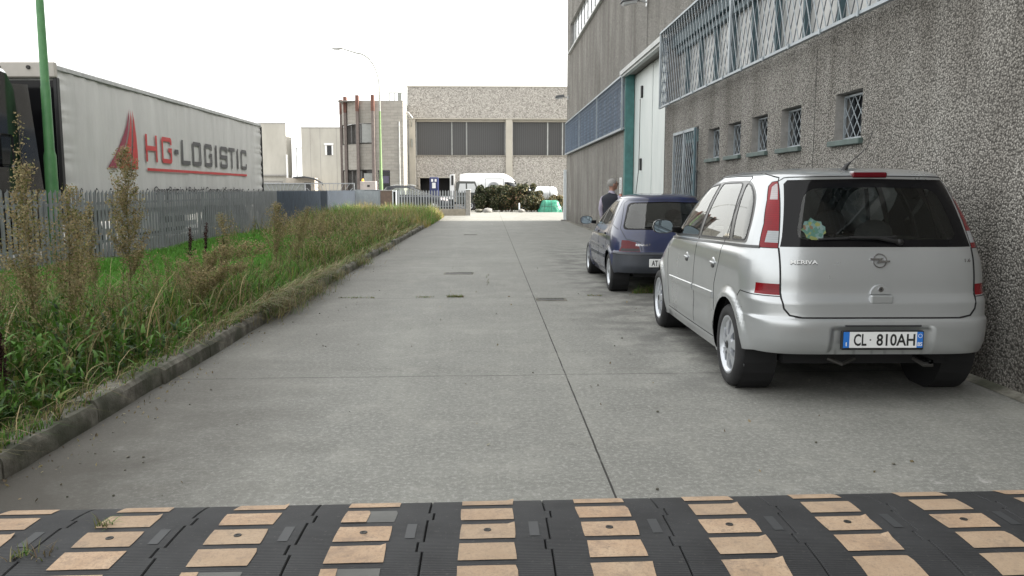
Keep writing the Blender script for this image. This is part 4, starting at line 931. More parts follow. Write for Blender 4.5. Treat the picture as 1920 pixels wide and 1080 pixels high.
ly2 = vo2+[('side_window', M['glassgreen'], fdw, 'split'), ('side_window', M['glassgreen'], rdw, 'split'), ('side_window', M['glassgreen'], tri, 'split'),
  ('lens', M['lenssmoke'], smk, 'split'), ('tail_light', M['lensdeep'], lamp2, 'split'), ('rear_window', M['glassgreen'], rgi, 'join'), ('window_border', M['frit'], rgo, 'join'),
  ('windscreen', M['glassgreen'], [('f',0,.90),('f',.60,.90),('f',.47,1.25),('f',0,1.265)], 'join'), ('bumper', bumpm, bmp, 'join'),
  ('headlight', M['lensclear'], [('s',3.15,.58),('s',3.62,.56),('s',3.45,.70),('s',3.18,.72)], 'split'), ('window_pillar', M['pillar'], pil2, 'split')]
rs2 = skin_body(sk2, ly2, ds=.04, dv=.032, body_mat=blue, root=clio)
tl = [o for k, v in rs2.items() if k.startswith('tail_light') for o in v]
for k, v in rs2.items():
    if k.startswith('lens'):
        for i, o in enumerate(v): o.parent = tl[i]
gaps2 = [([('d',0,.60),('r',.42,.60),('r',.44,.72),('r',.62,.76),('r',.655,.84),('r',.675,.90),('r',.56,1.24),('r',.50,1.285),('d',0,1.288)],False),
  ([('s',.83,.93),('s',.80,.80),('s',.92,.62),('s',.95,.34)],False),([('s',1.63,.25),('s',1.62,.90)],False),([('s',2.66,.30),('s',2.68,.86)],False),([('s',.98,.27),('s',2.68,.27)],False),
  ([('r',.70,.885),('s',.66,.95),('s',.80,1.20),('s',.88,1.28)],False)]
ribbons(sk2, gaps2, 'panel_gap', M['darkgap'], clio, w=.008)
rib_each(sk2, [(fdw,True),(rdw,True),(tri,True)], 'window_rubber', M['black'], clio, w=.012, h=.002)
for sd_ in 'LR':
    for pp_ in ([('s',1.02,.47),('s',1.58,.465)], [('s',1.66,.465),('s',2.62,.455)]): ribbons(sk2, [(pp_,False)], 'rub_strip', bumpm, clio, w=.06, h=.010, sides=sd_)
ribbons(sk2, [([('d',0,.555),('r',.5,.555),('s',.35,.555)],False)], 'bumper_line', M['black'], clio, w=.012, h=.002)
def rs_(x, z, off=.004): return surf(sk2, ('r', abs(x), z), off)
b = MB(); put_text(b, 'RENAULT', .20, .030, lambda a,c: (-.40+a, rs_(-.40+a, .685+c, .004).y, .685+c)); b.build('badge_lettering', M['chrome'], clio, fix=False)
b = MB(); b.bev(-.33,.19,-.006,.012,.387,.500,.006); pf = b.build('number_plate', M['white'], clio)
b = MB(); plate_text(b, 'AT', .085, .074, -.255, .444, -.0075); b.build('plate_letters', M['black'], pf, fix=False)
b = MB(); b.tube([(x, rs_(x,.925,.016).y, .925+.02*max(0,(x+.40)*1.3)) for x in np.linspace(-.36,.0,6)], .006, 6); q = rs_(0,.915,.02); b.ell((.0,q.y,.915),(.03,.025,.025),10,6); b.build('wiper', M['black'], clio, smooth=40)
for s in (-1, 1):
    for yy in (1.02, 1.75):
        p = surf(sk2, ('s', yy, .80)); h = MB(); h.bev(s*(p.x)-.012, s*(p.x)+.012, yy-.06, yy+.06, .785, .815, .005); h.build('door_handle', M['black'], clio)
    mirror_part(clio, sk2, .76, 2.46, .905, blue, s)
    wheel(clio, s*.720, .60, .273, .275, .165, s, 8, .180, .1); wheel(clio, s*.722, 3.07, .273, .275, .165, s, 8, .180, .1)
b = MB(); b.box(-.73,.73,.95,2.72,.17,.28); b.box(-.5,.5,.2,.95,.24,.33)
for s in (-1,1):
    for yc in (.60, 3.07): b.lathe([(s*.54,.30),(s*.77,.30)], 20, 'x', (0,yc,.29)); b.lathe([(s*.54,.30),(s*.54,.001)], 20, 'x', (0,yc,.29))
b.tube([(-.55,.6,.25),(.55,.6,.25)], .03, 8); b.tube([(.30,.35,.24),(.30,.10,.24)], .022, 8); b.build('underbody', M['darkgap'], clio)
b = MB(); b.box(-.54,.54,.25,2.8,.30,.36); b.box(-.58,.58,.30,.80,.36,.74); b.add([(-.70,2.2,.84),(.70,2.2,.84),(.70,2.7,.88),(-.70,2.7,.88),(-.70,2.25,.4),(.70,2.25,.4)], [(0,1,2,3),(0,1,5,4)]); b.box(-.74,-.70,.9,2.5,.35,.86); b.box(.70,.74,.9,2.5,.35,.86); b.build('interior', M['cloth'], clio)
seat_set(clio, 1.88, 1.12, .90, .34)

# ------------------------------------------------------------------ dark estate car beyond the far fence
SP = dict(z0=.30, zc=1.60, H=.10, ym=1.9, taper=.03, yt=2.2, nR=4.5, nF=3.2,
  yR=[(.30,.10),(.5,.0),(.75,.0),(.95,.05),(1.1,.12),(1.35,.30),(1.60,.50)],
  yF=[(.30,4.55),(.5,4.66),(.75,4.62),(.92,4.35),(1.02,3.75),(1.10,3.45),(1.3,3.05),(1.5,2.6),(1.60,2.35)],
  w=[(.30,.88),(.5,.92),(.9,.925),(1.05,.89),(1.3,.80),(1.5,.72),(1.60,.66)], aR=[(.3,.5),(1.6,.6)], aF=[(.3,1.0),(1.0,1.1),(1.6,.8)])
sk3 = Skin(SP); dk = plain('dark_slate_car_paint', (.012,.015,.020), .35, spec=.25)
suv = thing('parked_car', 'dark estate car parked side on behind the far metal fence', 'car', (-7.1, 54.0, 0), R(-90))
sw = rnd([('s',.55,1.12),('s',3.25,1.08),('s',2.75,1.38),('s',2.35,1.56),('s',.95,1.57)], [.05,.05,.3,.2,.2])
rs3 = skin_body(sk3, [('v',None,arch(.85,.36,.38),'void'),('v',None,arch(3.65,.36,.38),'void'),('side_window',M['glass'],sw,'split'),('windscreen',M['glass'],[('f',0,1.14),('f',.7,1.14),('f',.55,1.55),('f',0,1.56)],'join'),
   ('rear_window',M['glass'],[('r',0,1.15),('r',.7,1.15),('r',.6,1.55),('r',0,1.56)],'join'),('headlight',M['lensclear'],[('s',4.0,.78),('s',4.6,.74),('s',4.4,.92),('s',4.05,.94)],'split'),('tail_light',M['lensred'],[('r',.72,.9),('s',.35,.9),('s',.40,1.25),('r',.68,1.25)],'split')], ds=.07, dv=.06, body_mat=dk, root=suv)
rib_each(sk3, [(sw,True),([('s',1.35,.4),('s',1.3,1.1),('s',1.35,1.56)],False),([('s',2.2,.4),('s',2.2,1.56)],False),([('s',.8,1.68-.1),('s',2.4,1.585)],False)], 'window_trim', M['trim'], suv, w=.03, h=.004)
for s in (-1,1):
    wheel(suv, s*.82, .85, .34, .34, .22, s, 5, .22); wheel(suv, s*.82, 3.65, .34, .34, .22, s, 5, .22)
b = MB()
for s in (-.6,.6): b.tube([(s,.9,1.70),(s,1.1,1.745),(s,2.2,1.745),(s,2.4,1.69)], .018, 6)
b.build('roof_rails', M['aluminium'], suv)
b = MB(); b.box(-.8,.8,.3,4.2,.25,.45); b.build('underbody', M['darkgap'], suv)

# ------------------------------------------------------------------ white vans, pick-up frame, tank behind the hedge
def van(name, label, loc, rz, L=5.6, h=2.58, group=None):
    p = dict(z0=.35, zc=h-.12, H=.12, ym=L*.42, taper=.01, yt=L/2, nR=8, nF=3.5,
      yR=[(.35,.06),(.6,.0),(1.2,.02),(h-.12,.08)], yF=[(.35,L-.06),(.6,L),(.95,L-.12),(1.15,L-.75),(1.3,L-1.0),(1.9,L-1.55),(h-.3,L-1.95),(h-.12,L-2.25)],
      w=[(.35,.93),(.6,.98),(1.3,.99),(1.9,.95),(h-.12,.86)], aR=[(.35,.3),(3,.3)], aF=[(.35,.8),(3,.8)])
    k = Skin(p); t = thing(name, label, 'van', loc, rz, group)
    dw = rnd([('s',L-2.45,1.30),('s',L-1.15,1.22),('s',L-1.55,1.80),('s',L-1.85,1.98),('s',L-2.45,1.98)], [.04,.04,.15,.1,.04])
    skin_body(k, [('v',None,arch(1.0,.36,.40),'void'),('v',None,arch(L-1.0,.36,.40),'void'),('side_window',M['darkglass'],dw,'split'),('windscreen',M['darkglass'],[('f',0,1.32),('f',.8,1.32),('f',.68,2.05),('f',0,2.08)],'join'),('tail_light',M['lensred'],[('r',.84,.9),('s',.15,.9),('s',.15,1.5),('r',.84,1.5)],'split'),('headlight',M['lensclear'],[('s',L-.6,.8),('s',L-.1,.78),('s',L-.3,1.02),('s',L-.65,1.05)],'split')], ds=.09, dv=.08, body_mat=M['vanwhite'], root=t)
    ribbons(k, [([('s',L-2.52,.45),('s',L-2.52,2.2)],False),([('s',L-3.8,.45),('s',L-3.8,2.2)],False),([('s',L-1.05,.45),('s',L-1.0,1.2)],False),([('s',L-3.8,2.2),('s',L-2.52,2.2)],False)], 'panel_gap', M['lens_grey'], t, w=.025, h=.003)
    for s in (-1,1):
        wheel(t, s*.88, 1.0, .34, .34, .22, s, 5, .21); wheel(t, s*.88, L-1.0, .34, .34, .22, s, 5, .21)
    b = MB(); b.box(-.85,.85,.3,L-.4,.3,.5); b.build('underbody', M['darkgap'], t)
    return t
M['vanwhite'] = car_paint('white_van_paint', (.72,.73,.74), 0.0, .3)
v1 = van('parked_van', 'long white panel van parked side on behind the hedge', (-2.05, 59.2, 0), R(-90), 5.7, 2.62)
b = MB(); b.lathe([(0,.001),(0,.36),(.01,.40),(.0,.44)], 24, 'x', (0,0,0)); e = b.build('round_marking', plain('faded_marking', (.30,.31,.33), .5), v1); e.location = (.985, 2.5, 1.55)
v2 = van('parked_van', 'white van showing only its roof end behind the pick-up frame', (-2.35, 61.4, 0), R(180), 5.2, 2.52) if False else None
# second white cab beside the first van
t = thing('parked_truck', 'small white truck with dark cab and tall mirror left of the hedge', 'truck', (-2.2, 57.0, 0), R(-90))
b = MB(); b.prism([(.05,.55),(1.7,.55),(1.7,1.15),(1.62,1.35),(1.35,2.0),(.25,2.02),(.05,1.9)], -.85, .85, 'x'); cb = b.build('cab', car_paint('dark_green_grey_paint', (.05,.055,.05), .2, .4), t)
b = MB(); b.prism([(.2,1.25),(.72,1.25),(.72,1.85),(.32,1.85)], .852, .862, 'x'); b.prism([(.82,1.25),(1.55,1.25),(1.30,1.85),(.82,1.85)], .852, .862, 'x'); b.build('side_window', M['brightpane'], cb)
b = MB(); b.prism([(-2.3,.8),(-.05,.8),(-.05,1.0),(-2.3,1.0)], -.9, .9, 'x'); b.prism([(-.35,1.0),(-.05,1.0),(-.05,2.5),(-.35,2.45)], -.9, .9, 'x'); b.build('load_bed', M['vanwhite'], t)
b = MB(); b.bev(.9,1.0,-.25,-.1,1.75,2.4,.02); b.build('tall_mirror', M['black'], t)
b = MB(); b.box(-.4,.4,-2.2,1.6,.45,.6); b.build('chassis', M['darkgap'], t)
for yy in (-1.5, 1.0):
    for s in (-1,1): wheel(t, s*.75, yy, .36, .36, .2, s, 5, .2)
t = thing('water_tank', 'white horizontal tank trailer at the right end of the hedge', 'tank', (3.35, 56.6, 0))
b = MB(); b.lathe([(-1.25,.001),(-1.22,.25),(-1.12,.40),(-.95,.46),(1.15,.46),(1.32,.40),(1.42,.25),(1.45,.001)], 28, 'x', (0,0,1.20)); b.build('tank', plain('tank_white', (.62,.65,.68), .35, .1, var=.1), t, smooth=40)
b = MB(); b.bar((-1.1,-.3,.6),(1.3,-.3,.6),.1); b.bar((-1.1,.3,.6),(1.3,.3,.6),.1)
for x in (-.8,0,.9): b.bar((x,-.4,.62),(x,.4,.8),.08,.2)
b.build('chassis', M['lens_dark'], t)
for s in (-1,1): w_ = wheel(t, .2, s*.45, .33, .33, .18, s, 5, .18); w_.rotation_euler = (0,0,R(90))
b = MB(); b.tube([(-1.3,0,1.55),(-.6,-.1,1.95)], .035, 6); b.tube([(-.95,0,1.45),(-.95,0,1.75)], .03, 6); b.build('filler_pipe', M['lens_dark'], t)
b = MB(); b.tube([(.9,-.62,0),(.9,-.62,1.75)], .03, 6); b.build('pole', M['lens_dark'], t)
b = MB(); b.tube([(1.35,-.4,.0),(1.38,-.4,.95)], .05, 6); b.tube([(1.2,-.4,.05),(1.2,-.4,.7)], .03, 6); b.build('yellow_stand', plain('dull_yellow_paint', (.42,.26,.05), .6), t)

# ------------------------------------------------------------------ articulated lorry behind the left fence
t = NT('tarpaulin'); p = t.pos((1,1,.18)); c = t.ramp(t.noise(p, 1.7, 6, .65), [(.3,(.48,.48,.465)),(.6,(.58,.58,.56))])
c = t.mix(t.ramp(t.noise(t.pos((1,1,.5)), 5, 6, .8), [(.58,(0,0,0)),(.75,(.5,)*3)]), c, (.42,.41,.38))
w = t.n.new('ShaderNodeTexWave'); w.bands_direction = 'Y'; w.inputs['Scale'].default_value = .55; w.inputs['Distortion'].default_value = 1.5; t.l.new(t.pos(), w.inputs['Vector'])
t.col(c).set(rough=.55, spec=.35); t.bump(t.math('ADD', w.outputs['Fac'], t.noise(t.pos((1,1,.35)), 2.6, 4)), .45, .03); M['tarp'] = t.m
TX = -7.9; TY = 15.58; TL = 13.62
tr = thing('semi_trailer', 'long beige curtain sided lorry trailer with the red arrow logo behind the fence', 'trailer', (TX, TY, 0))
gy_, gz_ = np.meshgrid(np.linspace(0, TL, 300), np.linspace(1.12, 3.60, 50))
edge = np.exp(-gy_/.25)+np.exp(-(TL-gy_)/.5)
gx_ = .012*np.sin(gy_*5.8)*np.exp(-(gz_-1.12)/.7)+.010*np.sin(gy_*2.0)+edge*.018*np.sin(gz_*26+np.sin(gz_*9)*2)*(gz_ > 1.3)+.008*np.sin(gy_*14)*np.exp(-(3.6-gz_)/.25)
gx_ += .05*np.exp(-(TL-gy_)/.5)*np.exp(-(3.6-gz_)/.3)*np.sin((gy_+gz_)*22)*.5
V = np.stack([gx_, gy_, gz_], -1).reshape(-1,3); idx = np.arange(300*50).reshape(50,300); q = np.stack([idx[:-1,:-1],idx[:-1,1:],idx[1:,1:],idx[1:,:-1]], -1).reshape(-1,4)
cu_ = np_mesh('curtain', V, q.ravel(), np.arange(0,len(q)*4,4), M['tarp'], tr); cu_.data.shade_smooth()
b = MB(); b.box(-2.5,-.03,.02,TL-.02,1.1,3.62); b.build('load_box', M['tarp'], tr)
b = MB(); b.bev(-.10,.035,0,TL,3.60,3.70,.015); b.bev(-2.5,-2.4,0,TL,3.60,3.70,.015); b.build('roof_rail', M['rail'], tr)
b = MB(); b.add([(-2.5,0,3.69),(-.05,0,3.69),(-.05,TL,3.69),(-2.5,TL,3.69),(-1.3,0,3.73),(-1.3,TL,3.73)], [(0,1,4),(1,2,5,4),(4,5,3,0),(2,3,5)]); b.build('roof', M['white'], tr)
b = MB(); b.box(-2.5,.02,-.03,0,1.1,3.42); b.build('front_wall', M['frit'], tr)
b = MB(); b.bev(-2.52,.05,-.10,-.0,3.46,3.74,.02); fr_ = b.build('front_top_rail', M['beige'], tr)
b = MB()
for x in (-.42,-.95,-1.45,-1.95): b.lathe([(-.101,.04),(-.125,.035),(-.125,.001)], 10, 'y', (x,0,3.64))
b.build('bolts', M['lens_dark'], fr_)
b = MB(); b.bev(-.02,.05,-.06,.05,1.0,3.47,.01); b.build('edge_rubber', M['black'], tr); b = MB(); b.bev(-.02,.045,TL-.03,TL+.05,.9,3.62,.01); b.build('edge_rubber', M['black'], tr)
b = MB(); b.box(-.05,.03,0,TL,1.02,1.115); b.box(-1.6,-.9,0,TL,.75,1.02); b.bev(-.3,-.1,8.8,13.3,.95,1.0,.01)
for yy in np.arange(1.5,7.5,1.0): b.box(-.12,-.08,yy,yy+.06,.45,1.02)
b.box(-.10,-.07,1.5,7.2,.50,.62); b.box(-.10,-.07,1.5,7.2,.78,.90); b.build('chassis', M['rail'], tr)
for yy in (8.9,10.2,11.5):
    for x, s in ((-.22,1),(-2.28,-1)): wheel(tr, x, yy, .50, .50, .34, s, 8, .28)
b = MB(); b.bev(-.3,-.05,3.0,4.6,.45,.95,.03); b.build('pallet_box', M['vanwhite'], tr)
b = MB()
for yy in np.arange(.6, TL, .62): b.tube([(.02,yy,1.05),(.03,yy,1.40),(.045,yy+.03,1.46),(.035,yy+.09,1.43)], .008, 5)
b.build('strap_hooks', M['black'], tr)
def flat(name, polys, mat, par=None, x=.028):
    b = MB()
    for pl in polys: b.add([(x+.012*math.sin(p[0]*2.0), p[0], p[1]) for p in pl], [tuple(range(len(pl)))])
    return b.build(name, mat, par or tr, fix=False)
red = plain('logo_red', (.52,.03,.03), .5, var=.08); mar = plain('logo_maroon', (.26,.025,.055), .5, var=.1); gry = plain('logo_grey', (.07,.07,.075), .5, var=.1)
dy_ = -TY
W1 = [(18.6,3.21),(18.45,2.86),(18.30,2.65),(18.13,2.47),(17.97,2.30),(17.77,2.14),(17.43,1.89),(17.87,1.89),(18.02,2.05),(18.16,2.2),(18.36,2.45),(18.5,2.74),(18.56,2.97)]
W2 = [(18.67,3.19),(18.58,2.77),(18.43,2.45),(18.2,2.16),(17.98,1.89),(18.50,1.89),(18.6,2.26),(18.66,2.67),(18.68,2.98)]
W3 = [(18.74,3.19),(18.75,2.88),(18.71,2.47),(18.64,2.15),(18.57,1.89),(18.90,1.89),(18.91,2.27),(18.88,2.62),(18.82,2.93)]
sh = lambda P_: [(a+dy_, c) for a, c in P_]
lg = flat('logo_arrow', [sh(W2), sh(W3)], red); flat('logo_arrow_shade', [sh(W1)], mar, lg)
def glyph(ch, y0, y1, z0=2.08, z1=2.71, t=.10, c=.06):
    """squared letters: list of quads; strokes t wide"""
    th = .105; B = lambda a,b_,c_,d: [(a,c_),(b_,c_),(b_,d),(a,d)]; zm = (z0+z1)/2; o = []
    if ch == 'I': return [B(y0,y1,z0,z1)]
    if ch == '-': return [B(y0,y1,zm-.07,zm+.05)]
    if ch == 'H': return [B(y0,y0+t,z0,z1), B(y1-t,y1,z0,z1), B(y0+t,y1-t,zm-.055,zm+.055)]
    if ch == 'L': return [B(y0,y0+t,z0,z1), B(y0+t,y1,z0,z0+th)]
    if ch == 'T': return [B(y0,y1,z1-th,z1), B((y0+y1-t)/2,(y0+y1+t)/2,z0,z1-th)]
    top = [(y0,z1-th),(y1,z1-th),(y1,z1-c),(y1-c,z1),(y0+c,z1),(y0,z1-c)]; bot = [(y0,z0+th),(y0,z0+c),(y0+c,z0),(y1-c,z0),(y1,z0+c),(y1,z0+th)]
    o = [top, bot]
    if ch == 'O': o += [B(y0,y0+t,z0+th,z1-th), B(y1-t,y1,z0+th,z1-th)]
    if ch == 'G': o += [B(y0,y0+t,z0+th,z1-th), B(y1-t,y1,z0+th,zm+.06), B(y1-t*2.4,y1-t,zm-.045,zm+.06), B(y1-t,y1,z1-th-.07,z1-th)]
    if ch == 'C': o += [B(y0,y0+t,z0+th,z1-th), B(y1-t,y1,z1-th-.08,z1-th), B(y1-t,y1,z0+th,z0+th+.08)]
    if ch == 'S': o += [B(y0,y0+t,zm-.0,z1-th), B(y1-t,y1,z0+th,zm+.0), B(y0+t*(0),y1,zm,zm+.09) if False else B(y0+t,y1-t,zm-.05,zm+.06), B(y1-t,y1,zm,zm+.06), B(y0,y0+t,zm-.05,zm), B(y1-t,y1,z1-th-.08,z1-th), B(y0,y0+t,z0+th,z0+th+.08)]
    return o
Lh = [('H',19.34,20.02),('G',20.31,20.98)]; Ld = [('-',21.16,21.42),('L',21.63,22.2),('O',22.38,23.04),('G',23.36,24.0),('I',24.29,24.42),('S',24.71,25.33),('T',25.45,26.07),('I',26.32,26.45),('C',26.76,27.38)]
flat('lettering', [p_ for ch,a,b_ in Lh for p_ in [sh(q_) for q_ in glyph(ch,a,b_)]], red)
flat('lettering', [p_ for ch,a,b_ in Ld for p_ in [sh(q_) for q_ in glyph(ch,a,b_)]], gry)
flat('underline', [sh([(19.38,1.87),(27.35,1.87),(27.35,1.935),(19.38,1.935)])], red)
b = MB(); put_text(b, 'Great Britain | Poland | Germany | Scandinavia', 7.0, .26, lambda a,c: (.030+.012*math.sin((7.6+a)*2), 7.6+a, 1.385+c)); b.build('small_lettering', gry, tr, fix=False)

cab = thing('lorry_tractor', 'glossy black lorry cab coupled in front of the curtain trailer', 'lorry', (TX-.08, 12.35, 0))
bk = car_paint('gloss_black_paint', (.008,.008,.010), 0.0, .08)
b = MB(); prof = [(0,.9),(0,1.6),(.08,2.3),(.28,3.0),(.55,3.35),(1.3,3.50),(1.85,3.45),(2.05,3.2),(2.12,2.7),(2.12,.9)]
n = len(prof); xs_ = [(-2.40,.16),(-2.32,.04),(-2.15,0),(-.20,0),(-.06,.05),(.02,.17)]; vs = []
cyy, czz = 1.06, 2.1
for x, ins in xs_:
    for y_, z_ in prof: vs.append((x, y_+(cyy-y_)*ins*.55, z_+(czz-z_)*ins*.45*(z_ > 1)))
b.add(vs, [(i*n+k, i*n+(k+1)%n, (i+1)*n+(k+1)%n, (i+1)*n+k) for i in range(len(xs_)-1) for k in range(n)]+[tuple(range(n)), tuple(range(5*n+n-1,5*n-1,-1))])
cb = b.build('cab_body', bk, cab, smooth=40)
b = MB(); b.bev(.0,.035,.55,1.20,1.75,2.45,.03); b.build('side_window', M['darkglass'], cab); b = MB(); b.bev(.0,.035,1.42,1.80,1.80,2.35,.05); b.build('side_window', M['darkglass'], cab)
b = MB(); b.bev(-2.1,-.25,2.0,2.145,1.7,2.55,.04); b.build('rear_panel', plain('grey_cab_panel', (.11,.115,.12), .25), cab)
b = MB(); b.add([(-.02,2.0,1.0),(.03,2.0,1.0),(.03,2.75,1.0),(-.02,2.75,1.0),(-.06,1.85,3.2),(-.01,1.85,3.2),(-.01,2.45,3.25),(-.06,2.45,3.25)], [(0,3,2,1),(4,5,6,7),(0,1,5,4),(1,2,6,5),(2,3,7,6),(3,0,4,7)]); b.build('side_fairing', bk, cab)
b = MB(); b.tube([(.05,.35,2.5),(.22,.30,2.45),(.22,.30,1.75),(.05,.35,1.7)], .02, 8); b.bev(.14,.32,.26,.34,1.75,2.40,.03); b.build('wing_mirror', M['black'], cab)
b = MB(); b.tube([(-.12,1.95,3.30),(-.10,2.05,2.6),(-.10,2.12,2.2)], .03, 8); b.build('air_intake', M['white'], cab) 
b = MB(); b.box(-1.6,-.8,.2,5.4,.75,1.0); b.bev(-.7,.0,2.2,3.3,.35,.95,.05); b.box(-2.4,-.05,-.08,.3,.3,.9); b.build('chassis', M['darkgap'], cab)
for yy in (.95, 4.6):
    for x, s in ((-.22,1),(-2.15,-1)): wheel(cab, x, yy, .5, .5, .32, s, 8, .28)

# ------------------------------------------------------------------ man standing beyond the blue hatchback
skin = NT('skin'); t = skin; t.col(t.ramp(t.noise(t.obj(), 9, 4), [(.3,(.36,.19,.14)),(.7,(.46,.26,.19))])).set(rough=.5); M['skin'] = t.m
t = NT('grey_hair'); t.col(t.ramp(t.noise(t.obj((1,1,3)), 60, 4, .8), [(.3,(.17,.165,.155)),(.7,(.36,.35,.33))])).set(rough=.8); t.bump(t.noise(t.obj((1,1,3)), 70, 3), .8, .01); M['hair'] = t.m
man = thing('person', 'grey haired man in dark vest and pale shirt standing beyond the blue hatchback', 'person', (2.33, 15.4, 0), R(-42))
man.scale = (.935,)*3
def skin_mesh(name, nodes, edges, mat, parent, sub=2):
    me = bpy.data.meshes.new(name); me.from_pydata([n[0] for n in nodes], edges, []); o = link(bpy.data.objects.new(name, me))
    m = o.modifiers.new('s','SKIN'); m.use_smooth_shade = True
    for i, n in enumerate(nodes):
        r = n[1]; me.skin_vertices[0].data[i].radius = (r if isinstance(r, tuple) else (r, r))
    me.skin_vertices[0].data[0].use_root = True
    s_ = o.modifiers.new('b','SUBSURF'); s_.levels = s_.render_levels = sub
    bpy.context.view_layer.update(); ev = o.evaluated_get(bpy.context.evaluated_depsgraph_get())
    m2 = bpy.data.meshes.new_from_object(ev); bpy.data.objects.remove(o); m2.materials.clear(); m2.materials.append(mat); m2.shade_smooth()
    return link(bpy.data.objects.new(name, m2), parent)
def person_nodes():
    N = [((0,0,.95),(.15,.11)),((0,.0,1.10),(.14,.10)),((0,-.01,1.24),(.14,.09)),((0,-.015,1.34),(.09,.06)),((0,.0,1.47),(.055,.058)),((0,.01,1.54),(.052,.056)),((0,.015,1.62),(.072,.090)),((0,.01,1.68),(.066,.082))]
    E = [(i,i+1) for i in range(7)]
    for s in (-1,1):
        k = len(N)
        N += [((s*.175,-.02,1.33),.045),((s*.235,-.03,1.15),.046),((s*.25,.06,.93),.036),((s*.25,.10,.85),(.036,.022))]
        E += [(3,k),(k,k+1),(k+1,k+2),(k+2,k+3)]
        for j, (dx, ln) in enumerate([(-.027,.062),(-.009,.075),(.009,.078),(.027,.068)]):
            f = len(N); N += [((s*.25,.115+dx,.80),.0095),((s*.248,.125+dx*1.1,.80-ln*.5),.0085),((s*.238,.130+dx*1.1,.80-ln),.0075)]; E += [(k+3,f),(f,f+1),(f+1,f+2)]
        f = len(N); N += [((s*.245,.145,.845),.011),((s*.235,.165,.80),.009)]; E += [(k+3,f),(f,f+1)]
        k = len(N); N += [((s*.10,.0,.86),.085),((s*.11,.01,.50),.060),((s*.115,-.02,.10),.042),((s*.12,.10,.04),(.045,.03)),((s*.12,.17,.03),(.038,.022))]; E += [(0,k),(k,k+1),(k+1,k+2),(k+2,k+3),(k+3,k+4)]
    return N, E
N_, E_ = person_nodes(); skin_mesh('body', N_, E_, M['skin'], man)
hd = MB(); hd.ell((0,.028,1.635),(.072,.095,.112),20,14); hd.ell((0,.075,1.575),(.048,.045,.045),14,10); hd.add([(-.012,.108,1.665),(.012,.108,1.665),(.018,.118,1.615),(-.018,.118,1.615),(0,.145,1.622)], [(0,1,4),(1,2,4),(2,3,4),(3,0,4)])
for s in (-1,1): hd.ell((s*.076,.01,1.628),(.012,.024,.034),10,8); hd.ell((s*.03,.112,1.652),(.013,.008,.007),8,6)
hd.ell((0,.112,1.578),(.024,.008,.007),8,6); h_ = hd.build('head', M['skin'], man, smooth=True); h_.rotation_euler.z = R(-30)
hr = MB(); n, m = 24, 12; vs = []
for i in range(m+1):
    ph = math.pi*.62*i/m
    for k in range(n):
        th = 2*math.pi*k/n; f = math.sin(th); lim = .62 if f < .1 else .62-.30*min(1,(f-.1)/.5); ph2 = math.pi*lim*i/m
        vs.append((.082*math.sin(ph2)*math.cos(th), .012+.108*math.sin(ph2)*math.sin(th)-.004, 1.645+.112*math.cos(ph2)))
hr.add(vs, [(i*n+k,(i+1)*n+k,(i+1)*n+(k+1)%n,i*n+(k+1)%n) for i in range(m) for k in range(n)]); hr = hr.build('hair', M['hair'], man, smooth=True); hr.rotation_euler.z = R(-30)
gl = MB()
for s in (-1,1): gl.tube([(s*.034+.026*math.cos(t_),.128,1.650+.019*math.sin(t_)) for t_ in np.linspace(0,2*math.pi,13)], .0035, 5, False); gl.tube([(s*.06,.126,1.655),(s*.080,.05,1.655),(s*.080,.0,1.648)], .003, 5)
gl.tube([(-.008,.13,1.654),(.008,.13,1.654)], .003, 5); gl = gl.build('glasses', M['black'], man); gl.rotation_euler.z = R(-30)
b = MB(); n = 24; vs = []
rg = [(.90,.165,.125,0),(.93,.178,.135,0),(1.10,.172,.128,0),(1.26,.198,.138,-.01),(1.34,.218,.135,-.015),(1.395,.222,.122,-.02),(1.435,.19,.108,-.018),(1.462,.12,.09,-.012),(1.48,.080,.078,-.004)]
for z_, a_, b_, y_ in rg:
    for k in range(n): t_ = 2*math.pi*k/n; vs.append((a_*math.cos(t_), y_+b_*math.sin(t_), z_-.03*abs(math.cos(t_))*(z_ > 1.38)))
b.add(vs, [(i*n+k, i*n+(k+1)%n, (i+1)*n+(k+1)%n, (i+1)*n+k) for i in range(len(rg)-1) for k in range(n)]); b.build('vest', plain('navy_vest', (.012,.014,.024), .8), man, smooth=True)
sh_ = plain('pale_lilac_shirt', (.36,.33,.41), .75)
b = MB(); b.tube([(0,-.005,1.43),(0,.0,1.475),(0,.006,1.50)], [.085,.068,.064], 16, False)
for s in (-1,1): b.tube([(s*.15,-.02,1.38),(s*.185,-.02,1.36),(s*.215,-.028,1.28),(s*.238,-.03,1.15),(s*.248,.02,1.03),(s*.25,.07,.93)], [.05,.055,.054,.050,.046,.042], 14)
b.build('shirt', sh_, man, smooth=True)
b = MB()
for s in (-1,1): b.tube([(s*.06,0,1.0),(s*.095,0,.90),(s*.105,.005,.70),(s*.112,.01,.48),(s*.116,-.015,.25),(s*.118,-.01,.06)], [.14,.115,.098,.082,.075,.075], 14)
b.build('trousers', plain('dark_trousers', (.03,.03,.035), .85), man, smooth=True)
b = MB()
for s in (-1,1): b.ell((s*.12,.06,.045),(.05,.14,.045),12,8); 
b.build('shoes', M['black'], man, smooth=True)
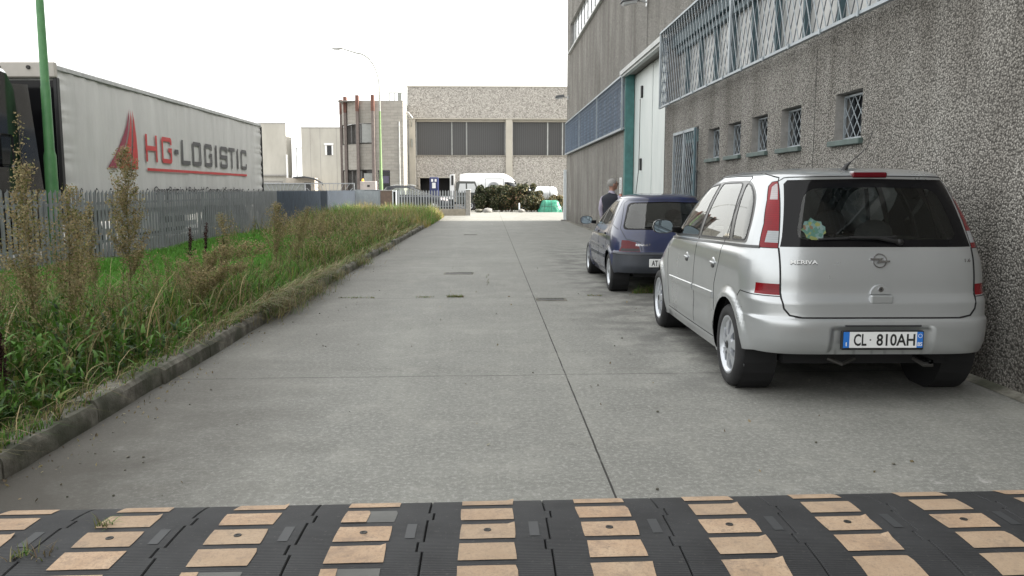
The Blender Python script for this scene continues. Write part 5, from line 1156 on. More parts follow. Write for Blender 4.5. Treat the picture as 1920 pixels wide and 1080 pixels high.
# ------------------------------------------------------------------ left palisade fence
FX = -7.35
fen = thing('metal_fence', 'long galvanised palisade fence between the verge and the lorry', 'fence', (FX, 0, 0))
yy = 4.0; rk = random.Random(8); pk = 0
while yy < 45.8:
    y2 = min(yy+2.5, 46.0); b = MB(); n = int(round((y2-yy)/.155))
    for i in range(n):
        yc = yy+(i+.5)*(y2-yy)/n; w = .049; zt = 1.435+rk.uniform(-.006,.006); tl_ = rk.uniform(-.006,.006)
        b.add([(-.008,yc-w,.14),(.012,yc-w*.45,.14),(.006,yc,.14),(.012,yc+w*.45,.14),(-.008,yc+w,.14),
               (-.008,yc-w+tl_,zt-.07),(.012,yc-w*.45+tl_,zt-.03),(.006,yc+tl_,zt),(.012,yc+w*.45+tl_,zt-.03),(-.008,yc+w+tl_,zt-.07)], [(i_,i_+1,i_+6,i_+5) for i_ in range(4)])
        b.add([(-.011,yc-w,.14),(.009,yc-w*.45,.14),(.003,yc,.14),(.009,yc+w*.45,.14),(-.011,yc+w,.14),
               (-.011,yc-w+tl_,zt-.07),(.009,yc-w*.45+tl_,zt-.03),(.003,yc+tl_,zt),(.009,yc+w*.45+tl_,zt-.03),(-.011,yc+w+tl_,zt-.07)], [(i_+5,i_+6,i_+1,i_) for i_ in range(4)])
    for z_ in (.42, 1.15): b.box(-.055,-.012,yy,y2,z_,z_+.05)
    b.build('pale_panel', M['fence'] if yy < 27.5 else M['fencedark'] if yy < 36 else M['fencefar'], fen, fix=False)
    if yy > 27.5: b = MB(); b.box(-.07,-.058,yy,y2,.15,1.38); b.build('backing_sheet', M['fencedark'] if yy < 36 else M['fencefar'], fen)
    b = MB(); b.bev(-.12,-.072,yy-.03,yy+.03,-.1,1.36,.006); b.build('post', M['fence'], fen)
    yy = y2
b = MB(); b.box(-.16,.10,4.0,46.1,-.1,.13); b.build('base_wall', M['kerb'], fen)
# ------------------------------------------------------------------ tapered green lamp posts
def lamp_post(x, y, label, armx, bent=False, H=9.2, top=8.0):
    t = thing('street_lamp', label, 'street lamp', (x, y, 0), 0, 'green street lamps')
    b = MB(); b.tube([(0,0,0),(0,0,1.0),(0,0,2.02),(0,0,2.10),(0,0,3.2),(0,0,3.22),(0,0,5.8 if bent else 6.2)], [.108,.105,.102,.082,.078,.072,.055], 16); b.build('pole', M['greenold'] if bent else M['green'], t, smooth=40)
    b = MB(); pts = [(0,0,5.8 if bent else 6.2),(-.0,0,top-1.2 if bent else top-1.0)]
    for k in range(9):
        a = math.pi/2*k/8; pts.append((armx*.62*(1-math.cos(a)), 0, top-.9+(H-top+.7)*math.sin(a)))
    pts.append((armx, 0, H+.02)); b.tube(pts, [.055]+[.045]*1+[.038]*9+[.03], 10); b.build('arm', M['lampgrey'], t, smooth=40)
    b = MB(); s = 1 if armx > 0 else -1
    b.ell((armx+s*.30,0,H+.06), (.38,.14,.07), 14, 8); hd_ = b.build('lamp_head', M['aluminium'], t, smooth=True)
    b = MB(); b.ell((armx+s*.36,0,H+.01), (.22,.11,.06), 12, 8); b.build('lamp_glass', M['lampglass'], hd_, smooth=True)
    return t
M['greenold'] = plain('faded_green_paint', (.13,.21,.085), .6)
M['lampgrey'] = galv('lamp_post_grey', (.26,.27,.25), .5, .3)
lamp_post(-7.66, 14.75, 'thick green lamp post close to the left edge, in front of the lorry', 1.9)
lamp_post(-6.0, 46.8, 'slender curved street lamp rising in front of the brick building', -1.95, True, 9.15, 8.0)
# ------------------------------------------------------------------ far end: panels, cabinets, low wall with bars, pillar, gate
g = thing('panel_fence', 'plain light grey sheet fence section left of the cabinets', 'fence', (-7.35, 46.1, 0))
b = MB(); b.box(0,1.50,-.02,.02,.05,1.40); b.box(0,1.5,-.03,.03,1.402,1.44); b.build('sheet', galv('pale_sheet_metal', (.27,.30,.32), .5, .2), g)
def cabinet(x0, x1, y, z, mat, label, name='utility_cabinet'):
    g = thing(name, label, 'cabinet', ((x0+x1)/2, y, 0)); w = (x1-x0)/2
    b = MB(); b.bev(-w,w,-.2,.2,0,z-.05,.01); b.build('housing', mat, g); b = MB(); b.bev(-w-.02,w+.02,-.22,.22,z-.048,z,.01); b.build('lid', M['plaster'], g)
    b = MB(); b.box(-w+.06,w-.06,-.212,-.202,.2,z-.14); b.build('door', mat, g); return g
cabinet(-5.95+.02, -5.28, 46.0, 1.42, M['rustcab'] if 'rustcab' in M else plain('brown_cabinet', (.13,.095,.075), .8, var=.2), 'brown weathered cabinet right of the grey one by the far fence')
cabinet(-7.0+.20, -5.98, 46.3, 1.42, plain('grey_cabinet', (.20,.19,.17), .7, var=.1), 'wide grey cabinet left of the brown one by the far fence')
g = thing('sunlit_side_frame', 'white frame added for the sunlit cabinet side where the far bars begin', 'post', (-5.16, 45.9, 0))  # added frame, its white stands for the sunlit right side of the cabinet
b = MB(); b.box(-.11,-.06,-.1,.1,0,1.40); b.box(.06,.11,-.1,.1,0,1.40); b.box(-.06,.06,-.1,.1,1.33,1.40); b.box(-.06,.06,-.1,.1,.0,.5); b.build('frame', M['whitepost'], g)
b = MB(); b.box(-.06,.06,.06,.08,.5,1.33); b.build('opening', M['darkgap'], g)
g = thing('barred_wall', 'low concrete wall topped with flat metal bars in front of the dark estate car', 'fence', (-5.02, 46.1, 0))
b = MB(); b.bev(0,3.80,-.10,.10,-.05,.37,.01); b.build('low_wall', plain('yellowish_concrete', (.27,.245,.20), .9, var=.15), g)
b = MB()
for k in range(25):
    x = .08+k*.153; b.prism([(x-.038,.32),(x+.038,.32),(x+.038,1.34),(x,1.42),(x-.038,1.34)], -.008, .008, 'y')
b.box(0,3.8,.01,.05,.5,.54); b.box(0,3.8,.01,.05,1.06,1.10); b.build('bars', M['fence'], g)
for x in (.0,1.9):
    b = MB(); b.box(x-.025,x+.025,.052,.10,.37,1.36); b.build('post', M['fence'], g)
g = thing('gate_pillar', 'pale concrete gate pillar at the end of the barred wall', 'pillar', (-1.08, 46.1, 0))
b = MB(); b.bev(-.13,.13,-.13,.13,-.05,1.42,.015); b.build('pillar', M['plaster'], g); b = MB(); b.bev(-.15,.15,-.15,.15,1.422,1.47,.01); b.build('cap', M['whitepost'], g)
g = thing('sliding_gate', 'grey sliding gate with fan shaped bars in front of the pale buildings', 'gate', (-13.9, 50, 0))
b = MB(); b.box(0,5.9,-.03,.03,1.78,1.84); b.box(0,5.9,-.03,.03,.1,.2); b.box(0,.06,-.03,.03,.2,1.78); b.box(5.84,5.9,-.03,.03,.2,1.78); b.box(2.9,2.96,-.03,.03,.2,1.78); b.build('frame', M['fence'], g)
b = MB()
for cx in (1.45, 4.4):
    for k in range(-9, 10):
        a = k*.16; x2 = cx+1.6*math.tan(a) if abs(a) < 1.5 else cx
        zt = 1.78
        if abs(x2-cx) > 1.38: zt = .2+1.38/abs(math.tan(a)) if abs(math.tan(a)) > .01 else 1.78; x2 = cx+(1.38 if a > 0 else -1.38)
        if zt > .25: b.bar((cx,0,.2),(x2,0,min(zt,1.78)), .03, .02, up=(0,1,0))
b.build('fan_bars', M['fence'], g)
b = MB(); b.box(.06,2.9,.035,.045,.2,1.78); b.build('backing_sheet', plain('gate_sheet', (.20,.21,.20), .6), g)
g = thing('gate_motor_pillar', 'beige pillar box with an amber warning lamp on top by the fan gate', 'pillar', (-7.02, 49.0, 0))
b = MB(); b.bev(-.46,.46,-.25,.25,0,1.93,.015); b.build('pillar', plain('pink_beige_concrete', (.42,.38,.36), .85), g)
b = MB(); b.box(-.05,.10,-.258,-.252,1.60,1.72); b.build('keypad', M['black'], g)
b = MB(); b.lathe([(0,.07),(.10,.07),(.15,.04),(.155,.001)], 12, 'z', (-.34,0,1.93)); b.build('warning_lamp', M['amber'], g, smooth=40)
# ------------------------------------------------------------------ far buildings
BYY = 62.0
fb = thing('factory_building', 'pale pebble clad factory with dark windows at the end of the road', 'building', (-5.87, BYY, 0))
conc = plain('smooth_pale_concrete', (.40,.375,.325), .9, var=.08, vs=1.5)
b = MB(); b.box(.0,24,.0,20,6.72,8.98); b.box(.0,24,.14,20,2.32,3.98); b.box(3.35,24,.14,20,0,2.32); b.box(.0,.80,.14,20,0,2.32); b.box(0,24,.5,20,3.981,6.72); b.box(.8,3.35,3,20,0,2.32); b.build('wall', M['farwall'], fb)
b = MB(); b.box(-.03,24.03,-.03,20,8.982,9.06); b.box(-.02,24,-.03,.13,6.64,6.715); b.build('cornice', conc, fb)
for x0 in (.02, 7.25, 14.4):
    b = MB(); b.bev(x0,x0+.50,-.02,.20,0,6.63,.02); b.build('column', conc, fb)
wdg = plain('dark_corrugated_window', (.052,.052,.053), .45, var=.1)
t = NT('ribbed_dark_window'); w = t.n.new('ShaderNodeTexWave'); w.bands_direction = 'X'; w.inputs['Scale'].default_value = 2.2; t.l.new(t.pos(), w.inputs['Vector']); t.col(t.ramp(w.outputs['Fac'], [(.2,(.045,.045,.046)),(.8,(.07,.07,.071))])).set(rough=.4); wdg = t.m
for a, c_ in ((.58,3.20),(3.24,4.30),(4.34,7.2),(7.78,10.38),(10.43,11.50),(11.55,14.35),(15,17.6)):
    b = MB(); b.box(a,c_,.38,.42,4.0,6.46); wo = b.build('window', wdg, fb)
    b = MB(); b.box(a-.03,a+.02,.33,.379,4.0,6.46); b.box(c_-.02,c_+.03,.33,.379,4.0,6.46); b.build('frame', M['rail'], wo)
b = MB(); b.box(.55,14.4,.24,.42,6.47,6.63); b.build('window_head', conc, fb)
b = MB(); b.box(.55,14.4,.02,.42,3.982,4.0); b.build('window_sill', conc, fb)
b = MB(); b.box(.80,3.35,.9,.95,0,2.32); b.build('dark_doorway', M['darkgap'], fb)
b = MB(); b.box(.76,3.39,.08,.139,2.32,2.40); b.box(.72,.80,.08,.139,0,2.40); b.box(3.35,3.43,.08,.139,0,2.40); b.build('door_surround', conc, fb)
b = MB(); b.tube([(-.05,-.05,0),(-.05,-.05,8.9),(-.05,-.05,9.4)], .035, 6); b.tube([(.25,-.06,5.2),(.25,-.06,4.6)], .06, 6); b.build('downpipe', M['lampgrey'], fb)
g = thing('wall_lamp', 'angled floodlight on the corner column of the far factory', 'wall lamp', (-5.62, BYY-.03, 6.6))
b = MB(); b.tube([(0,0,-.5),(0,-.4,.0),(-.05,-.5,.1)], .03, 6); b.build('arm', M['lampgrey'], g); b = MB(); b.add([(-.35,-.8,.45),(-.15,-.8,.45),(.15,-.35,.05),(-.05,-.35,.05),(-.35,-.8,.52),(-.15,-.8,.52),(.15,-.35,.18),(-.05,-.35,.18)], [(0,3,2,1),(4,5,6,7),(0,1,5,4),(1,2,6,5),(2,3,7,6),(3,0,4,7)]); b.build('head', M['aluminium'], g)
g = thing('portable_toilet', 'narrow dark blue cabin with white notices in the far doorway', 'cabin', (-3.92, 60.9, 0))
b = MB(); b.bev(-.32,.32,-.35,.35,0,2.35,.04); b.build('cabin', plain('navy_plastic', (.02,.03,.11), .4), g)
b = MB(); b.box(-.20,-.05,-.362,-.352,2.02,2.22); b.box(.06,.2,-.362,-.352,2.02,2.22); b.box(-.13,.13,-.362,-.352,1.55,1.95); b.build('notices', M['white'], g)
# brick office with curved corner and rust fins
brk_ = NT('grey_block_wall'); t = brk_; bt = t.n.new('ShaderNodeTexBrick'); bt.inputs['Scale'].default_value = 1.0; bt.inputs['Brick Width'].default_value = .5; bt.inputs['Row Height'].default_value = .2; bt.inputs['Mortar Size'].default_value = .012
bt.inputs['Color1'].default_value = (.27,.255,.23,1); bt.inputs['Color2'].default_value = (.32,.30,.27,1); bt.inputs['Mortar'].default_value = (.22,.21,.19,1); t.l.new(t.obj((1,1,1)), bt.inputs['Vector'])
mp = t.n.new('ShaderNodeCombineXYZ'); sx = t.n.new('ShaderNodeSeparateXYZ'); t.l.new(t.obj(), sx.inputs[0]); t.l.new(sx.outputs[0], mp.inputs[0]); t.l.new(sx.outputs[2], mp.inputs[1]); t.l.new(mp.outputs[0], bt.inputs['Vector'])
t.col(t.mix(t.ramp(t.noise(t.obj((1,1,3)), 1.6, 5), [(.45,(0,0,0)),(.7,(.6,)*3)]), bt.outputs[0], (.37,.355,.32))).set(rough=.9); M['block'] = t.m
ob = thing('office_building', 'grey block office with a rounded corner and rust brown fins above its roof', 'building', (-8.05, 58.8, 0))
cv = [(-2.75,3.4),(-2.50,2.1),(-1.90,1.0),(-1.05,.30),(0,0),(.35,0),(2.10,0.0)]
def wallseg(mb, pts, z0, z1, th=.25):
    for (a, b2), (c2, d) in zip(pts[:-1], pts[1:]):
        L = math.hypot(c2-a, d-b2); nx_, ny_ = (d-b2)/L*th, -(c2-a)/L*th
        mb.add([(a,b2,z0),(c2,d,z0),(c2-nx_,d-ny_,z0),(a-nx_,b2-ny_,z0),(a,b2,z1),(c2,d,z1),(c2-nx_,d-ny_,z1),(a-nx_,b2-ny_,z1)], [(0,3,2,1),(4,5,6,7),(0,1,5,4),(1,2,6,5),(2,3,7,6),(3,0,4,7)])
b = MB(); wallseg(b, cv[:5], 2.86, 4.72); wallseg(b, cv[:5], 6.10, 7.62); b.box(.001,1.15,.0,4,2.81,7.62) ; b.box(1.15,2.12,0,4,0,7.62); b.box(0,.28,.0,.3,0,2.81); b.box(.28,1.15,2,4,0,2.81)
b.build('wall', M['block'], ob)
ogl = plain('office_glass', (.07,.068,.066), .15, var=.3); b = MB(); wallseg(b, [(x*.93+.1,y+.25) for x,y in cv[:5]], 4.72, 6.10, .03); wo = b.build('window', ogl, ob); b = MB(); wallseg(b, [(x*.93+.1,y+.25) for x,y in cv[:5]], 0, 2.86, .03); b.build('window', ogl, ob)
b = MB(); b.box(-.80,-.10,.18,.22,4.75,6.05); b.box(-.72,-.06,.18,.22,.0,2.6); b.build('blind', plain('pale_blind', (.33,.34,.33), .6), wo)
b = MB(); wallseg(b, [(x,y-.02) for x,y in cv[:5]], 4.66, 4.718, .3); wallseg(b, [(x,y-.02) for x,y in cv[:5]], 2.80, 2.858, .3); b.build('window_ledge', M['lens_dark'], ob)
for (x, y_), hh in zip([(-2.62,2.6),(-2.10,1.3),(-1.08,.25),(.05,-.12)], (7.95,8.02,8.02,8.0)):
    b = MB(); b.bev(x-.10,x+.10,y_-.28,y_+.10,0,6.9,.01); f0 = b.build('fin', plain('fin_grey_brown', (.15,.125,.115), .8, var=.2), ob)
    b = MB(); b.bev(x-.11,x+.11,y_-.29,y_+.11,6.902,hh,.01); b.build('fin_top', M['rust'], f0)
b = MB(); b.box(.29,1.14,.25,.30,0,2.72); dd = b.build('door', M['darkglass'], ob); b = MB(); b.box(.24,1.19,.19,.249,2.72,2.80); b.box(.5,1.05,.2,.24,1.9,2.4); b.build('door_sign', plain('faded_lilac', (.12,.11,.17), .5), dd)
b = MB(); b.box(-2.5,2.12,.3,4,7.63,7.68); b.build('roof', M['plaster'], ob)
b = MB(); b.tube([(1.85,-.06,0),(1.85,-.06,6.2)], .05, 6); b.build('downpipe', M['rail'], ob)
b = MB()
for x in (1.15,1.5,1.9): b.bar((x,.6,7.68),(x,.6,8.25), .05)
b.bar((1.1,.6,8.25),(2.1,.6,8.25), .06); b.box(1.75,2.0,.3,.7,7.68,8.2); b.build('roof_railing', M['lampgrey'], ob)
# pale blocks further back
pc = NT('pale_panel_concrete'); t = pc; p = t.pos(); t.col(t.ramp(t.noise(t.pos((1,1,.3)), .6, 6, .65), [(.3,(.34,.325,.29)),(.7,(.46,.445,.40))])).set(rough=.9); M['palepanel'] = t.m
g = thing('storage_block', 'pale panel block with one small shuttered window behind the fan gate', 'building', (-20.0, 90, 0))
b = MB(); b.box(0,7,0,25,0,8.03); b.build('wall', M['palepanel'], g); b = MB(); b.box(-.03,7,-.03,25,8.03,8.12); b.build('roof_edge', M['plaster'], g)
b = MB()
for x in (.95,2.0,3.75): b.box(x-.02,x+.02,-.004,.002,0,8.02)
b.build('panel_joint', M['plaster'], g)
b = MB(); b.box(2.72,3.22,-.04,.02,5.15,6.15); wo = b.build('window', M['darkglass'], g); b = MB(); b.box(2.42,3.42,-.12,-.0,6.22,6.42); b.box(2.52,2.715,-.06,.0,5.15,6.2); b.box(3.225,3.38,-.06,.0,5.15,6.2); b.build('frame', M['white'], wo)
g = thing('loading_block', 'narrow pale block with a white loading door right of the trailer end', 'building', (-24.9, 90, 0))
b = MB(); b.box(-6,3.25,0,2.5,3.0,8.53); b.box(-6,3.2,.1,2.5,0,3.0); b.build('wall', M['palepanel'], g); b = MB(); b.box(-6,3.28,-.15,0,2.9,3.05); b.box(-6,3.28,-.03,.0,8.48,8.56); b.build('cornice', M['plaster'], g)
b = MB(); b.box(.7,2.6,.04,.095,0,2.2); dd = b.build('loading_door', M['white'], g); b = MB(); b.box(.55,2.75,.02,.098,2.2,2.4); b.box(1.6,2.0,-.0,.038,.7,.95); b.build('door_frame', M['plaster'], dd)
b = MB(); b.tube([(3.3,-.1,0),(3.3,-.1,5.2)], .1, 6); b.build('downpipe', M['white'], g)
g = thing('entrance_canopy', 'small beige porch with a dark arched awning between the two pale blocks', 'building', (-21.3, 88, 0))
b = MB(); b.box(0,3.0,0,3,0,2.7); b.build('wall', plain('porch_beige', (.36,.33,.29), .9), g); b = MB(); b.box(.6,1.5,-.02,0,.2,2.1); b.box(1.9,2.6,-.02,0,0,2.2); b.build('doors', M['lens_grey'], g)
b = MB(); b.tube([(1.0,-1,2.72),(2.2,-1,2.80),(3.2,-1,2.6),(3.9,-1,2.2),(4.1,-1,1.9)], .06, 6); b.prism([(1.0,2.72),(2.2,2.80),(3.2,2.6),(3.9,2.2),(3.85,2.15),(3.15,2.5),(2.2,2.7),(1.0,2.62)], -1.2, .0, 'y'); b.build('awning', M['lens_grey'], g)
g = thing('street_lamp', 'tiny distant street lamp in the gap between the pale blocks', 'street lamp', (-24.0, 105, 0))
b = MB(); b.tube([(0,0,0),(0,0,6.6)], .06, 6); b.build('pole', M['rail'], g); b = MB(); b.box(-.2,.9,-.1,.1,6.6,6.7); b.build('lamp_head', M['rail'], g)
# green covered pile, stones
t = NT('green_tarpaulin'); t.col(t.ramp(t.noise(t.obj(), 5, 5, .7), [(.3,(.02,.16,.10)),(.55,(.05,.30,.20)),(.8,(.22,.45,.33))])).set(rough=.35); t.bump(t.noise(t.obj(), 9, 4), .8, .05); M['greentarp'] = t.m
g = thing('covered_pile', 'green tarpaulin tied over a low pile of slabs in front of the hedge', 'covered pile', (4.05, 53.2, 0))
b = MB(); n = 28; vs = []; rk = random.Random(6)
for i, (z_, f) in enumerate([(0,1.0),(.12,.97),(.30,.86),(.50,.78),(.66,.72),(.74,.60),(.76,.3),(.76,.01)]):
    for k in range(n):
        a = 2*math.pi*k/n; sx_ = abs(math.cos(a))**.5*(1 if math.cos(a) > 0 else -1); sy_ = abs(math.sin(a))**.5*(1 if math.sin(a) > 0 else -1)
        r_ = f*(1+.05*math.sin(k*2.3+i)+.04*rk.uniform(-1,1)); vs.append((.76*sx_*r_, .5*sy_*r_, z_+(.03*math.sin(k*1.3+i*2) if 0 < i < 6 else 0)))
b.add(vs, [(i*n+k, i*n+(k+1)%n, (i+1)*n+(k+1)%n, (i+1)*n+k) for i in range(7) for k in range(n)]); cvr = b.build('tarpaulin', M['greentarp'], g, smooth=60)
b = MB()
for x in (-.35,.05,.40): b.tube([(x*1.25,-.56,.02),(x*1.1,-.46,.4),(x,-.42,.70),(x,0,.79),(x,.42,.7),(x*1.1,.5,.02)], .012, 5)
b.tube([(-.70,-.50,.40),(0,-.49,.36),(.68,-.50,.42)], .012, 5); b.build('rope', M['black'], g)
def stone(x, y, s, label, mat='kerb', sd=0):
    rk = random.Random(sd); b = MB(); n, m = 10, 6; vs = []
    for i in range(m+1):
        for k in range(n):
            r_ = 1+rk.uniform(-.18,.18); vs.append((s[0]*r_*math.sin(math.pi*i/m)*math.cos(2*math.pi*k/n), s[1]*r_*math.sin(math.pi*i/m)*math.sin(2*math.pi*k/n), s[2]*.75+s[2]*(1+rk.uniform(-.1,.1))*math.cos(math.pi*i/m)))
    b.add(vs, [(i*n+k,(i+1)*n+k,(i+1)*n+(k+1)%n,i*n+(k+1)%n) for i in range(m) for k in range(n)]); o = b.build('rock', M[mat], None, smooth=50); o.location = (x,y,0); tag(o, label, 'rock')
stone(-.0, 52.3, (.30,.2,.17), 'flat pale rock just right of the gate pillar under the hedge', 'plaster', 1)
stone(-.55, 52.4, (.24,.2,.13), 'low grey rock against the gate pillar under the hedge', 'kerb', 2)
stone(2.15, 52.4, (.20,.14,.13), 'small pale rock under the middle of the hedge by the white stake', 'plaster', 3)
stone(4.95, 52.6, (.20,.15,.12), 'pinkish rock at the right foot of the green covered pile', 'plaster', 4)
stone(5.2, 53.6, (.4,.3,.28), 'dark rubble heap right of the green covered pile', 'kerb', 5)
g = thing('marker_stake', 'short white stake in front of the hedge', 'stake', (2.02, 52.5, 0)); b = MB(); b.tube([(0,0,0),(0,0,.55),(0,0,.60)], [.045,.045,.02], 8); b.build('stake', M['whitepost'], g)
# ------------------------------------------------------------------ vegetation
def leafmat(name, trans=.25, rough=.6):
    m = bpy.data.materials.new(name); m.use_nodes = True; n, l = m.node_tree.nodes, m.node_tree.links; b = n['Principled BSDF']; out = n['Material Output']
    a = n.new('ShaderNodeAttribute'); a.attribute_name = 'tint'; l.new(a.outputs['Color'], b.inputs['Base Color']); b.inputs['Roughness'].default_value = rough; b.inputs['Specular IOR Level'].default_value = .25
    t = n.new('ShaderNodeBsdfTranslucent'); l.new(a.outputs['Color'], t.inputs[0]); mx_ = n.new('ShaderNodeMixShader'); mx_.inputs[0].default_value = trans
    l.new(b.outputs[0], mx_.inputs[1]); l.new(t.outputs[0], mx_.inputs[2]); l.new(mx_.outputs[0], out.inputs[0]); return m
M['blade'] = leafmat('grass_blades', .3); M['leaf'] = leafmat('leaves', .2, .5); M['seed'] = leafmat('dry_seed_fluff', .35, .9)
def blade_arrays(P, h, w, az, lean, col, droop=1.0, nseg=3):
    """curved tapering blades; P Nx3, others N"""
    N = len(P); w = w+np.zeros(N); h = h+np.zeros(N); d = np.stack([np.cos(az), np.sin(az), np.zeros(N)], -1); sd = np.stack([-np.sin(az), np.cos(az), np.zeros(N)], -1)
    tw = RNG.uniform(-.8,.8,N)[:,None]; sd = sd*np.cos(tw)+d*np.sin(tw)
    V = np.zeros((N, nseg*2+1, 3)); C = np.zeros((N, nseg*2+1, 3))
    for k in range(nseg+1):
        f = k/nseg; r = lean*h*(f**1.8); z = h*(f-.35*droop*lean*f**2.5)
        p = P+d*r[:,None]; p[:,2] = P[:,2]+z
        if k < nseg:
            ww = (w*(1-.75*f)*.5)[:,None]; V[:,2*k] = p-sd*ww; V[:,2*k+1] = p+sd*ww; C[:,2*k] = C[:,2*k+1] = col
        else: V[:,-1] = p; C[:,-1] = col
    q = []
    for k in range(nseg-1): q.append([2*k,2*k+1,2*k+3,2*k+2])
    base = (np.arange(N)*(nseg*2+1))[:,None]
    F = [base+np.array(a)[None] for a in q]; T = base+np.array([2*nseg-2,2*nseg-1,2*nseg])[None]
    return V.reshape(-1,3), np.concatenate(F) if F else np.zeros((0,4),int), T, C.reshape(-1,3)
class Veg:
    def __init__(s): s.V=[]; s.Q=[]; s.T=[]; s.C=[]; s.n=0
    def add(s, V, Q, T, C):
        s.V.append(V); s.C.append(C)
        if len(Q): s.Q.append(Q+s.n)
        if len(T): s.T.append(T+s.n)
        s.n += len(V)
    def blades(s, *a, **k): s.add(*blade_arrays(*a, **k))
    def quads(s, P, size, col, asp=1.6, up=.3):
        """small randomly turned leaf quads (diamond)"""
        N = len(P); a = RNG.normal(size=(N,3)); a[:,2] += up; a /= np.linalg.norm(a, axis=1, keepdims=True); b = np.cross(a, RNG.normal(size=(N,3))); b /= np.linalg.norm(b, axis=1, keepdims=True)
        sz = (size if hasattr(size,'__len__') else np.full(N,size))[:,None]
        V = np.stack([P-a*sz*asp*.5, P+b*sz*.5, P+a*sz*asp*.5, P-b*sz*.5], 1)
        s.add(V.reshape(-1,3), (np.arange(N)*4)[:,None]+np.arange(4)[None], [], np.repeat(col, 4, 0))
    def stems(s, A, B, r, col):
        """thin 3-sided stems from A to B"""
        N = len(A); d = B-A; d /= np.maximum(np.linalg.norm(d, axis=1, keepdims=True),1e-6); u = np.cross(d, np.array([.3,.9,.1])); u /= np.linalg.norm(u, axis=1, keepdims=True); v = np.cross(d, u)
        rr = (r if hasattr(r,'__len__') else np.full(N,r))[:,None]; L = []
        for k in range(3): t = 2*math.pi*k/3; L.append(A+(u*math.cos(t)+v*math.sin(t))*rr)
        for k in range(3): t = 2*math.pi*k/3; L.append(B+(u*math.cos(t)+v*math.sin(t))*rr*.6)
        V = np.stack(L, 1); base = (np.arange(N)*6)[:,None]
        s.add(V.reshape(-1,3), np.concatenate([base+np.array(q)[None] for q in ((0,1,4,3),(1,2,5,4),(2,0,3,5))]), [], np.repeat(col, 6, 0))
    def build(s, name, mat, parent=None):
        V = np.concatenate(s.V); C = np.concatenate(s.C); Q = np.concatenate(s.Q) if s.Q else np.zeros((0,4),int); T = np.concatenate(s.T) if s.T else np.zeros((0,3),int)
        fl = np.concatenate([Q.ravel(), T.ravel()]); st = np.concatenate([np.arange(len(Q))*4, len(Q)*4+np.arange(len(T))*3])
        return np_mesh(name, V, fl, st, mat, parent, np.clip(C,0,1))
PAL = dict(green=(.085,.185,.030), bright=(.10,.27,.035), olive=(.15,.165,.05), straw=(.34,.28,.15), tan=(.28,.235,.13), brown=(.14,.11,.066), dark=(.028,.062,.016), gold=(.30,.25,.07))
def pick(names, probs, N, var=.25):
    N = int(N)
    a = np.array([PAL[n] for n in names]); c = a[RNG.choice(len(names), N, p=np.array(probs)/sum(probs))]; return c*RNG.uniform(1-var,1+var,(N,1))*RNG.uniform(.93,1.07,(N,3))
def ground(x, y): 
    z = verge_h(x, y); return np.where(x > -2.62, .125, z)
def scatter(N, x0, x1, y0, y1, dens=None, ypow=1.0):
    x = RNG.uniform(x0, x1, N); y = y0+(y1-y0)*RNG.random(N)**ypow
    if dens is not None: k = RNG.random(N) < dens(x, y); x, y = x[k], y[k]
    return x, y
clump = lambda x, y, s=1.0, ph=0: .5+.5*np.sin(x*2.3*s+1.7*np.sin(y*1.1*s+ph))*np.sin(y*1.9*s+1.3*np.sin(x*1.7*s)+ph)
# how tall the rough growth is
def rough_h(x, y):
    near = np.clip((9.0-y)/2.5, 0, 1); band = np.clip((x+3.75)/.6, 0, 1); far = np.clip((y-22)/6, 0, 1)*np.clip((x+6.9)/1.2,.25,1)
    k = np.maximum(np.maximum(near*.95, band), far); edge = np.clip((-2.52-x)/.45, .22, 1)
    return k, edge
V1 = Veg()
# short bright turf
x, y = scatter(110000, -7.3, -3.5, 8.5, 30, lambda x,y: np.clip(1.15-rough_h(x,y)[0]*.8,0,1)*np.clip(13/y,.3,1), 1.3)
V1.blades(np.stack([x,y,ground(x,y)],-1), RNG.uniform(.05,.15,len(x)), .007+.0006*y, RNG.uniform(0,6.28,len(x)), RNG.uniform(.2,.9,len(x)), pick(['bright','green','olive'],[.78,.18,.04],len(x)))
# rough grass
x, y = scatter(210000, -7.3, -2.44, 3.0, 41.3, lambda x,y: rough_h(x,y)[0]*np.clip(9/y,.22,1)*(.35+.65*clump(x,y,1.3)), 1.25)
k, e = rough_h(x, y); N = len(x); h = (.22+.46*clump(x,y,.8,2)*RNG.random(N)**.6+.25*np.clip((y-14)/14,0,1)*RNG.random(N)+.42*np.clip((9-y)/2,0,1)*np.clip((-2.9-x)/.6,0,1)*RNG.random(N)**1.4)*e*RNG.uniform(.6,1.15,N)
dry = clump(x, y, .9, 4)*.5+np.clip((y-12)/22,0,.45)
isdry = RNG.random(N) < dry
c = np.where(isdry[:,None], pick(['straw','tan','olive','gold','brown'],[.26,.24,.30,.08,.12],N), pick(['green','bright','olive','dark'],[.42,.22,.24,.12],N))
V1.blades(np.stack([x,y,ground(x,y)-.01],-1), h, .006+.0007*y, RNG.uniform(0,6.28,N), RNG.uniform(.15,1.0,N), c)
# tips leaning over the kerb
x, y = scatter(9000, -2.60, -2.46, 3.4, 41, lambda x,y: np.where((y>8.6)&(y<13),1.0,np.where(y<5.5,.12,.55*clump(x*3,y,1.6)**2+.06))*np.clip(12/y,.3,1), 1.2)
N = len(x); V1.blades(np.stack([x,y,np.full(N,.12)],-1), RNG.uniform(.12,.38,N), .006+.0006*y, RNG.normal(0,.7,N), RNG.uniform(.7,1.5,N), pick(['straw','tan','green','olive','brown'],[.22,.25,.22,.16,.15],N), droop=1.6)
